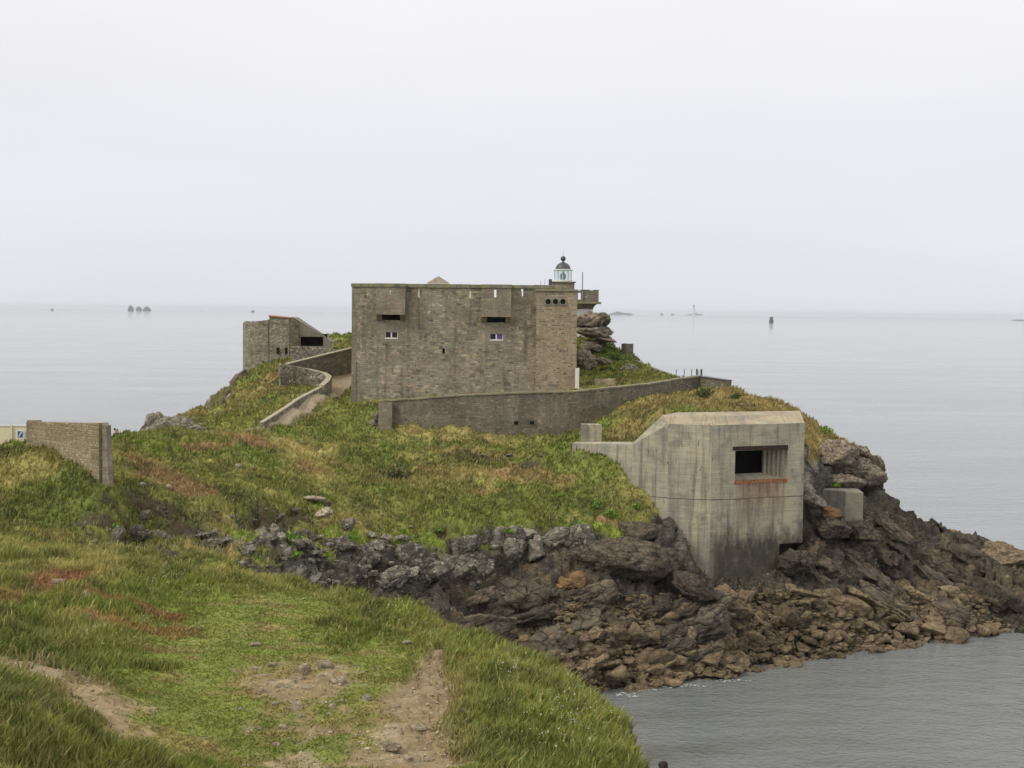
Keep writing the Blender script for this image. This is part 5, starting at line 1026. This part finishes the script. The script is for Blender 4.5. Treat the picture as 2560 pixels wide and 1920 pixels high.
for i in range(120):
    a = rg.random()
    if a < .45: u, v = rg.gauss(640, 60), rg.gauss(1490, 45)
    elif a < .65: u, v = rg.gauss(560, 70), rg.gauss(1600, 35)
    elif a < .8: u, v = rg.gauss(110, 70), rg.gauss(1480, 30)
    else: u, v = rg.gauss(880, 60), rg.gauss(1560, 70)
    p = hit(u, min(v, 1655)); s = (.03+.12*rg.random()**2.2)*1.15; z_ = float(gz(p.x, p.y))-s*.2
    put('stone', gp_[i % 10], (p.x, p.y, z_), (s, s, s*.6), (0, 0, rg.uniform(0, 6)), 'small pale stone bedded in the worn turf of the near shelf', 'stone', 'small stones on the near shelf').data = bpy.data.meshes.get('shelf_stone_%d' % (i % 4)) or (lambda m_: (setattr(m_, 'name', 'shelf_stone_%d' % (i % 4)), m_)[1])(rockmesh('q', 500+i % 4, sub=2, ncut=9, cut=(.5, .9), rough=.08, mat=M_stone_sm))
for i in range(46):
    u, v = rg.choice([(rg.gauss(820, 120), rg.gauss(1145, 20)), (rg.gauss(440, 90), rg.gauss(1120, 18)), (rg.gauss(1130, 70), rg.gauss(1120, 18)), (rg.gauss(1060, 60), rg.gauss(988, 5)), (rg.gauss(620, 40), rg.gauss(1120, 16))])
    p = hit(u, v, 60); s = .12+.3*rg.random()**2
    put('stone', gp_[i % 10], (p.x, p.y, float(gz(p.x, p.y))+.05), (s, s, s*.8), (0, 0, rg.uniform(0, 6)), 'pale stone poking out of the grass slope', 'stone', 'stones in the grass slope')

# ------------------------------------------------------------------ grass, plants, flowers
def blades(name, n, y0, y1, lab, seed, fac=1., wid=1.):
    rg2 = np.random.default_rng(seed)
    y = (rg2.random(n)*(y1**.4-y0**.4)+y0**.4)**2.5; x = (rg2.random(n)-.5)*.80*y
    g_ = gz(x, y, GR)*np.where(np.abs(fbm(x/.5, y/.5, 301, 2)-.5) < .5, 1, 1); clump = sm(.25, .6, fbm(x/.45, y/.45, 303, 3))
    inb = ((x > Bb.x) & (x < E.x) & (y > 100.5) & (y < 105.2)) | ((x > XL-.2) & (x < TX1+.2) & (y > 129) & (y < 146.3))
    k = (rg2.random(n) < g_*(.45+.55*clump)) & ~inb & (y < 178); x = x[k]; y = y[k]; m = len(x)
    z = gz(x, y)-.02; h = gz(x, y, HT)*rg2.uniform(.55, 1.35, m)*fac; h = np.where(y > 60, h*.9, h)
    # thin the height on narrow outcrops
    wd = (.010+.00038*y)*wid*rg2.uniform(.6, 1.4, m)*np.where(h < .1, 1.2, 1); a = rg2.uniform(0, 2*np.pi, m); ln = rg2.normal(0, .35, (m, 2))*h[:, None]+np.array((.16, 0))*h[:, None]
    dx, dy = np.cos(a)*wd, np.sin(a)*wd
    b0 = np.stack([x-dx, y-dy, z], 1); b1 = np.stack([x+dx, y+dy, z], 1); m0 = np.stack([x-dx*.7+ln[:, 0]*.4, y-dy*.7+ln[:, 1]*.4, z+h*.6], 1); m1 = np.stack([x+dx*.7+ln[:, 0]*.4, y+dy*.7+ln[:, 1]*.4, z+h*.6], 1); t = np.stack([x+ln[:, 0], y+ln[:, 1], z+h], 1)
    V = np.stack([b0, b1, m1, m0, t], 1).reshape(-1, 3); i0 = np.arange(m)*5
    F = np.concatenate([np.stack([i0, i0+1, i0+2], 1), np.stack([i0, i0+2, i0+3], 1), np.stack([i0+3, i0+2, i0+4], 1)])
    cc = np.stack([gz(x, y, C[..., q]) for q in range(3)], 1); br_ = rg2.uniform(.75, 1.32, m)[:, None]; cc = cc*br_
    st = (rg2.random(m) < .16)*(h > .15); cc = np.where(st[:, None], cc*.4+STR*.65*br_, cc)
    me = npmesh(name, V, F, M_grass, False, np.repeat(np.clip(cc, .005, .8), 5, 0)); tag(link(bpy.data.objects.new(name, me)), lab, 'grass', kind='stuff'); return m
GQ = 1.0
print('blades', blades('grass', int(420000*GQ), 20, 60, 'mixed green and straw grass on the near shelf', 1), blades('grass', int(520000*GQ), 60, 178, 'rough green and tan grass on the fort slopes', 2, 1.15, 1.15))
def leafy(name, u, v, d, rpx, hpx, mat, label, n=260, dmin=60., cat='plant', group=None, at=None, leaf=.10):
    p = at or hit(u, v, dmin); s = p.y/FU; rx, rz = rpx*s, hpx*s; z0 = float(gz(p.x, p.y)); rg2 = np.random.default_rng(int(u*13+v)); V = []
    k = rg2.normal(size=(n, 3)); k /= np.linalg.norm(k, axis=1)[:, None]; k *= rg2.random((n, 1))**.45; c = np.stack([k[:, 0]*rx, k[:, 1]*rx*.8, np.abs(k[:, 2])*rz], 1)
    for q in c:
        a = Vector(rg2.normal(size=3)).normalized(); b = a.orthogonal().normalized(); t = a.cross(b); l_ = leaf*rg2.uniform(.6, 1.3); V += [Vector(q)+b*l_, Vector(q)+t*l_*.5, Vector(q)-b*l_, Vector(q)-t*l_*.5]
    V = [(q.x, q.y, q.z) for q in V]; me = npmesh(name, np.array(V), np.arange(len(V)).reshape(-1, 4), mat); o = bpy.data.objects.new(name, me); o.location = (p.x, p.y, z0-.03); link(o); tag(o, label, cat, group)
for u, v, r_, h_, lb in [(1288,1098,26,20,'bright green plant beside the upright tan stone'),(1320,1118,34,18,'widest bright green plant above the huge dark boulder'),(1375,1100,16,14,'bright green plant against the bunker wall'),(1250,1140,34,8,'low bright plant along the top of the dark boulder'),(950,1160,14,10,'lime plant on the rocks in the middle of the gully'),(1100,1150,20,8,'green plant on the lichen-speckled rock'),(640,1205,26,8,'lime-green plant low in the gully near the shelf edge'),(630,1170,44,16,'green plant patch among the grey gully boulders'),(760,1165,28,10,'green clump between boulders in the mid gully'),(870,1150,14,8,'small lime clump above the gully rocks'),(250,1150,20,18,'green plant in the gully below the broken wall'),(1780,935,36,16,'bright green plant under the cliff turf right of the bunker'),(1800,1050,30,10,'green tuft on the ledge above the small concrete block'),(1752,1075,9,10,'green tuft touching the bunker right edge'),(1880,1005,10,14,'green tuft on the outermost cliff rocks')]:
    leafy('leafy_plant', u, v, 0, r_/2*1.2, h_, M_leaf, lb, n=int(100+r_*9))
for u, v, r_, h_, lb in [(1478,806,17,15,'straw-green bush behind the long wall posts'),(1495,808,8,8,'small dark bush right of the straw-green one')]:
    leafy('bush', u, v, 0, r_, h_, M_dkleaf if r_ < 10 else M_leaf, lb, at=P(u, v+6, 129.5), n=300, leaf=.12)
leafy('bush', 865, 1033, 0, 30, 16, M_dkleaf, 'dark scrubby bush in the hollow of the middle slope', n=500, leaf=.09)
for u, v, r_, h_, d_ in ((1292, 750, 22, 12, 149.2), (1268, 762, 14, 12, 148), (1325, 760, 20, 12, 149), (1310, 790, 18, 9, 146)):
    leafy('bush', u, v, 0, r_, h_, M_dkleaf, 'dark scrub on the crag right of the fort, beside the %s' % {1292: 'cracked slab', 1268: 'turret corner', 1325: 'open slope', 1310: 'foot boulder'}[u], at=P(u, v+4, d_), n=260, leaf=.11)
leafy('bush', 1590, 862, 0, 14, 14, M_dkleaf, 'dark green bush at the end of the long wall', n=300)
leafy('bush', 1525, 858, 0, 22, 18, M_dkleaf, 'dark green bush in the corner of the long wall', n=420)
leafy('bush', 715, 740, 0, 16, 12, M_dkleaf, 'low grey-green bush between shelter and fort', n=260, at=P(735, 745, 151.5))
# white flowers near the rim
V = []; rg2 = np.random.default_rng(8); cl = [(1190,1575,90,50),(1300,1480,50,30),(1120,1450,40,30),(700,1290,160,30),(380,1270,80,20),(1250,1560,70,60),(300,1380,120,40),(900,1340,120,20)]
for i in range(260):
    a = cl[i % len(cl)]; u, v = rg2.normal(a[0], a[2]*.6), min(rg2.normal(a[1], a[3]*.6), 1655); p = hit(u, v)
    if p.y > 60 or gz(p.x, p.y, GR) < .5: continue
    z_ = float(gz(p.x, p.y))+float(gz(p.x, p.y, HT))*rg2.uniform(.8, 1.1); s = rg2.uniform(.008, .017)
    for k in range(2):
        b = p.x+rg2.normal(0, .03), p.y+rg2.normal(0, .03), z_+rg2.normal(0, .015); V += [(b[0]-s, b[1], b[2]), (b[0], b[1]-s, b[2]+s*.4), (b[0]+s, b[1], b[2]), (b[0], b[1]+s, b[2]+s*.8)]
tag(link(bpy.data.objects.new('flowers', npmesh('flowers', np.array(V), np.arange(len(V)).reshape(-1, 4), M_foam))), 'tiny white flowers dotted through the near grass', 'flowers', kind='stuff')
# foam where the swell meets the rocks
V = []; F = []; fo = [(1352,1497,20,1),(1375,1492,26,1),(1420,1490,24,1),(1462,1483,30,2),(1500,1480,30,1),(1560,1470,30,1),(2045,1152,20,2),(2095,1156,18,2),(2120,1150,20,1),(1370,1503,20,1),(1335,1500,12,1),(1700,1441,18,1),(1590,1470,30,1)]
for u, v, r_, w_ in fo:
    for i in range(9*w_):
        uu, vv = rg2.normal(u, r_*.5), rg2.normal(v, 1.6); r0_ = ray(uu, vv); d = -(CAMZ-.02)/r0_.z; x_, y_ = r0_.x*d, d
        if gz(x_, y_) > 0.0: continue
        s = rg2.uniform(.02, .09); k = len(V); n_ = 7
        for j in range(n_): a = 2*math.pi*j/n_; q = s*rg2.uniform(.5, 1.2); V.append((x_+q*1.6*math.cos(a), y_+q*math.sin(a), .02+.015*(i % 3)))
        F.append(tuple(range(k, k+n_)))
me = bpy.data.meshes.new('foam'); me.from_pydata(V, [], F); me.materials.append(M_foam); tag(link(bpy.data.objects.new('foam', me)), 'white foam specks along the rocky waterline', 'foam', kind='stuff')

# ------------------------------------------------------------------ far out at sea
def seapos(u, v):
    r_ = ray(u, v); d = -CAMZ/r_.z; return r_.x*d, d
def far_rock(u0, u1, vt, vb, name, label, seed, cat='islet'):
    x_, d = seapos((u0+u1)/2, vb); s = d/FU; me = rockmesh(name, seed, sub=4, ncut=10, cut=(.6, .95), rough=.12, mat=M_far)
    put(name, me, (x_, d, 0), ((u1-u0)*s/2*1.05, (u1-u0)*s/3, (vb-vt)*s), (0, 0, 0), label, cat)
def far_ridge(u0, u1, vt, vb, name, label, seed, cat='islet'):
    x_, d = seapos((u0+u1)/2, vb); s = d/FU; W_ = (u1-u0)*s; H_ = (vb-vt)*s; rg2 = np.random.default_rng(seed); n_ = 40; V = []; F = []
    for i in range(n_+1):
        t = i/n_; hh = H_*max(.0, math.sin(math.pi*t))**.8*(.45+.75*float(fbm(np.array([t*7.]), np.array([seed*1.]), seed, 3)[0]))
        X__ = -W_/2+W_*t; V += [(X__, -W_*.12, -1), (X__, -W_*.04, hh*.8), (X__, 0, hh), (X__, W_*.12, -1)]
    for i in range(n_):
        for c_ in range(3): F.append((4*i+c_, 4*i+4+c_, 4*i+5+c_, 4*i+1+c_))
        F.append((4*i+3, 4*i+7, 4*i+4, 4*i))
    me = bpy.data.meshes.new(name); me.from_pydata(V, [], F); me.materials.append(M_far); o = link(bpy.data.objects.new(name, me)); o.location = (x_, d, 0); tag(o, label, cat)
far_rock(275, 291, 660, 671.6, 'sea_stack', 'tallest pointed sea stack, leftmost of three on the horizon', 601, 'sea stack')
far_rock(294, 308, 662, 671.8, 'sea_stack', 'rounded sea stack, middle of three on the horizon', 602, 'sea stack')
far_rock(309, 326, 663.5, 672, 'sea_stack', 'lowest flat-topped sea stack, right of three on the horizon', 603, 'sea stack')
far_rock(109, 116, 667, 670.4, 'sea_rock', 'tiny rock on the horizon at far left', 604, 'sea rock')
far_rock(542, 551, 670.2, 674.3, 'sea_rock', 'tiny dark rock on the horizon above the ruined shelter', 605, 'sea rock')
far_ridge(1308, 1371, 673.2, 680.2, 'islet', 'long low islet on the horizon right of the lighthouse gallery', 606)
far_ridge(1482, 1520, 676, 680.8, 'islet', 'small flat islet carrying the distant lighthouse', 607)
far_rock(1426, 1434, 676.4, 680.4, 'sea_rock', 'small rock on the horizon left of the distant lighthouse islet', 608, 'sea rock')
far_rock(1449, 1457, 677.4, 680.6, 'sea_rock', 'tiny rock nearest the distant lighthouse islet', 609, 'sea rock')
far_ridge(2183, 2225, 690.3, 692.6, 'sea_rock', 'flat rock awash at the right edge below the horizon', 610, 'sea rock')
x_, d = seapos(1498.5, 680.8); s = d/FU; zt_ = (680.8-658.5)*s
dl = thing('distant_lighthouse', (x_, d, 0), 'pale distant lighthouse tower standing on its islet at the horizon', 'lighthouse')
MB().lathe((x_, d, 0), [(3.2*s, 0), (2.5*s, zt_*.35), (2.1*s, zt_*.82), (2.6*s, zt_*.83), (2.6*s, zt_*.87)], 14).build('tower', plain('distant_paint', (.55,.54,.52)), dl); MB().lathe((x_, d, 0), [(1.5*s, zt_*.875), (1.5*s, zt_*.95), (.2*s, zt_)], 10).build('lantern', M_lead, dl)
x_, d = seapos(1666, 697.6); s = d/FU; bc = thing('beacon_tower', (x_, d, 0), 'squat grey beacon tower standing in open water, right of centre', 'beacon')
MB().lathe((x_, d, 0), [(4.9*s, -1), (4.4*s, 7.6*s)], 16).build('base', M_far, bc); MB().lathe((x_, d, 0), [(3.2*s, 7.65*s), (3.2*s, 9.6*s)], 12).build('neck', M_far, bc); MB().lathe((x_, d, 0), [(4.0*s, 9.65*s), (4.0*s, 12.8*s)], 12).build('top', M_far, bc)
x_, d = seapos(435, 671); s = d/FU; sl = thing('sailing_boat', (x_, d, 0), 'tiny sailing boat on the horizon left of the shelter', 'boat')
MB().poly8([(x_-1.1*s, d-.3*s, 0), (x_+1.1*s, d-.3*s, 0), (x_+1.1*s, d+.3*s, 0), (x_-1.1*s, d+.3*s, 0)], [(x_-1.5*s, d-.4*s, .7*s), (x_+1.6*s, d-.4*s, .7*s), (x_+1.6*s, d+.4*s, .7*s), (x_-1.5*s, d+.4*s, .7*s)]).build('hull', M_far, sl)
MB().poly8([(x_-.2*s, d-.1, .9*s), (x_+1.1*s, d-.1, .9*s), (x_-.1*s, d-.1, 5.2*s)], [(x_-.2*s, d+.1, .9*s), (x_+1.1*s, d+.1, .9*s), (x_-.1*s, d+.1, 5.2*s)]).build('sail', M_steel, sl)

# ------------------------------------------------------------------ people
def person(loc, rz, h, top, legs, label, walk=.12, long_hair=False):
    root = thing('person', loc, label, 'person'); root.rotation_euler.z = rz; k = h/1.72
    def skin(name, vs, es, rad, mat, parent, root_i=0):
        me = bpy.data.meshes.new(name); me.from_pydata([tuple(q*k for q in v) for v in vs], es, []); me.materials.append(mat); o = link(bpy.data.objects.new(name, me)); o.parent = parent
        m_ = o.modifiers.new('skin', 'SKIN'); m_.use_smooth_shade = True; sv = me.skin_vertices[0].data
        for i, r_ in enumerate(rad): sv[i].radius = (r_[0]*k, r_[1]*k) if isinstance(r_, tuple) else (r_*k, r_*k); sv[i].use_root = i == root_i
        ss = o.modifiers.new('sub', 'SUBSURF'); ss.levels = 1; ss.render_levels = 2; return o
    v = [(0,0,.93),(0,0,1.12),(0,0,1.33),(0,0,1.43),(0,-.01,1.50),(0,-.02,1.60),(0,-.015,1.68)]; e = [(0,1),(1,2),(2,3),(3,4),(4,5),(5,6)]; r = [(.15,.11),(.13,.10),(.15,.11),(.09,.07),(.055,.055),(.078,.095),(.06,.07)]
    for s in (-1, 1):
        n = len(v); w_ = walk*s; v += [(s*.09,0,.86),(s*.10,-.02-w_*.8,.48),(s*.10,-w_*1.2,.09),(s*.10,-.14-w_*1.2,.04)]; e += [(0,n),(n,n+1),(n+1,n+2),(n+2,n+3)]; r += [.085,.055,.04,.035]
        n = len(v); v += [(s*.18,0,1.38),(s*.23,.02+w_*.5,1.10),(s*.24,-.06+w_*.8,.86),(s*.24,-.08+w_*.8,.79)]; e += [(2,n),(n,n+1),(n+1,n+2),(n+2,n+3)]; r += [.052,.038,.027,.03]; b = n+3
        for j, l_ in enumerate((.075,.085,.08,.06)):
            m_ = len(v); y_ = -.08-.03+.022*j+w_*.8; v += [(s*.24,y_,.77-l_*.5),(s*.235,y_-.01,.77-l_)]; e += [(b,m_),(m_,m_+1)]; r += [.009,.008]
        m_ = len(v); v += [(s*.225,-.12+w_*.8,.79),(s*.215,-.14+w_*.8,.755)]; e += [(b,m_),(m_,m_+1)]; r += [.01,.009]
    n = len(v); v += [(0,-.115,1.585)]; e += [(5,n)]; r += [.016]
    body = skin('body', v, e, r, M_skin, root)
    hv = [(0,.0,1.71),(0,.045,1.66),(0,.065,1.58)]; he = [(0,1),(1,2)]; hr = [(.085,.085),(.088,.075),(.07,.05)]
    if long_hair: hv += [(0,.08,1.48),(0,.07,1.38)]; he += [(2,3),(3,4)]; hr += [(.06,.04),(.04,.025)]
    skin('hair', hv, he, hr, M_hair, root)
    jv = [(0,0,.90),(0,0,1.12),(0,0,1.34),(0,0,1.42)]; je = [(0,1),(1,2),(2,3)]; jr = [(.175,.13),(.155,.12),(.17,.13),(.10,.085)]
    for s in (-1, 1): n = len(jv); w_ = walk*s; jv += [(s*.185,0,1.39),(s*.235,.02+w_*.5,1.10),(s*.242,-.05+w_*.8,.89)]; je += [(2,n),(n,n+1),(n+1,n+2)]; jr += [.068,.052,.04]
    skin('jacket', jv, je, jr, top, root)
    tv = [(0,0,.92)]; te = []; tr_ = [(.165,.12)]
    for s in (-1, 1): n = len(tv); w_ = walk*s; tv += [(s*.092,0,.84),(s*.10,-.02-w_*.8,.48),(s*.10,-w_*1.2,.12)]; te += [(0,n),(n,n+1),(n+1,n+2)]; tr_ += [.098,.07,.055]
    skin('trousers', tv, te, tr_, legs, root)
    for s in (-1, 1): w_ = walk*s; MB().box(tuple((root.location+Vector(((s*.10-.05)*k, (-.19-w_*1.2)*k, 0)))), tuple(root.location+Vector(((s*.10+.05)*k, (.06-w_*1.2)*k, .08*k)))).build('shoe', M_hair, root, bevel=.02)
    return root
p = PX(252.6, 150, 0); person((p.x, 150, float(gz(p.x, 150))), .9, P(252.6, 927, 150).z-float(gz(p.x, 150)), M_navy, M_jeans, 'distant walker in dark clothes beyond the grass, the right of the pair', .15)
p = PX(247.6, 151, 0); person((p.x, 151, float(gz(p.x, 151))), 1.2, P(247.6, 925, 151).z-float(gz(p.x, 151)), M_tan, M_jeans, 'distant walker in tan clothes beyond the grass, the left of the pair', .1)
p = PX(1444.5, 31, 0); zg = float(gz(p.x, 31)); person((p.x, 31, zg), math.radians(190), P(1444.5, 1643, 31).z-zg, M_navy, M_jeans, 'dark-haired person below the near bank, only the head top in view', .04, True)
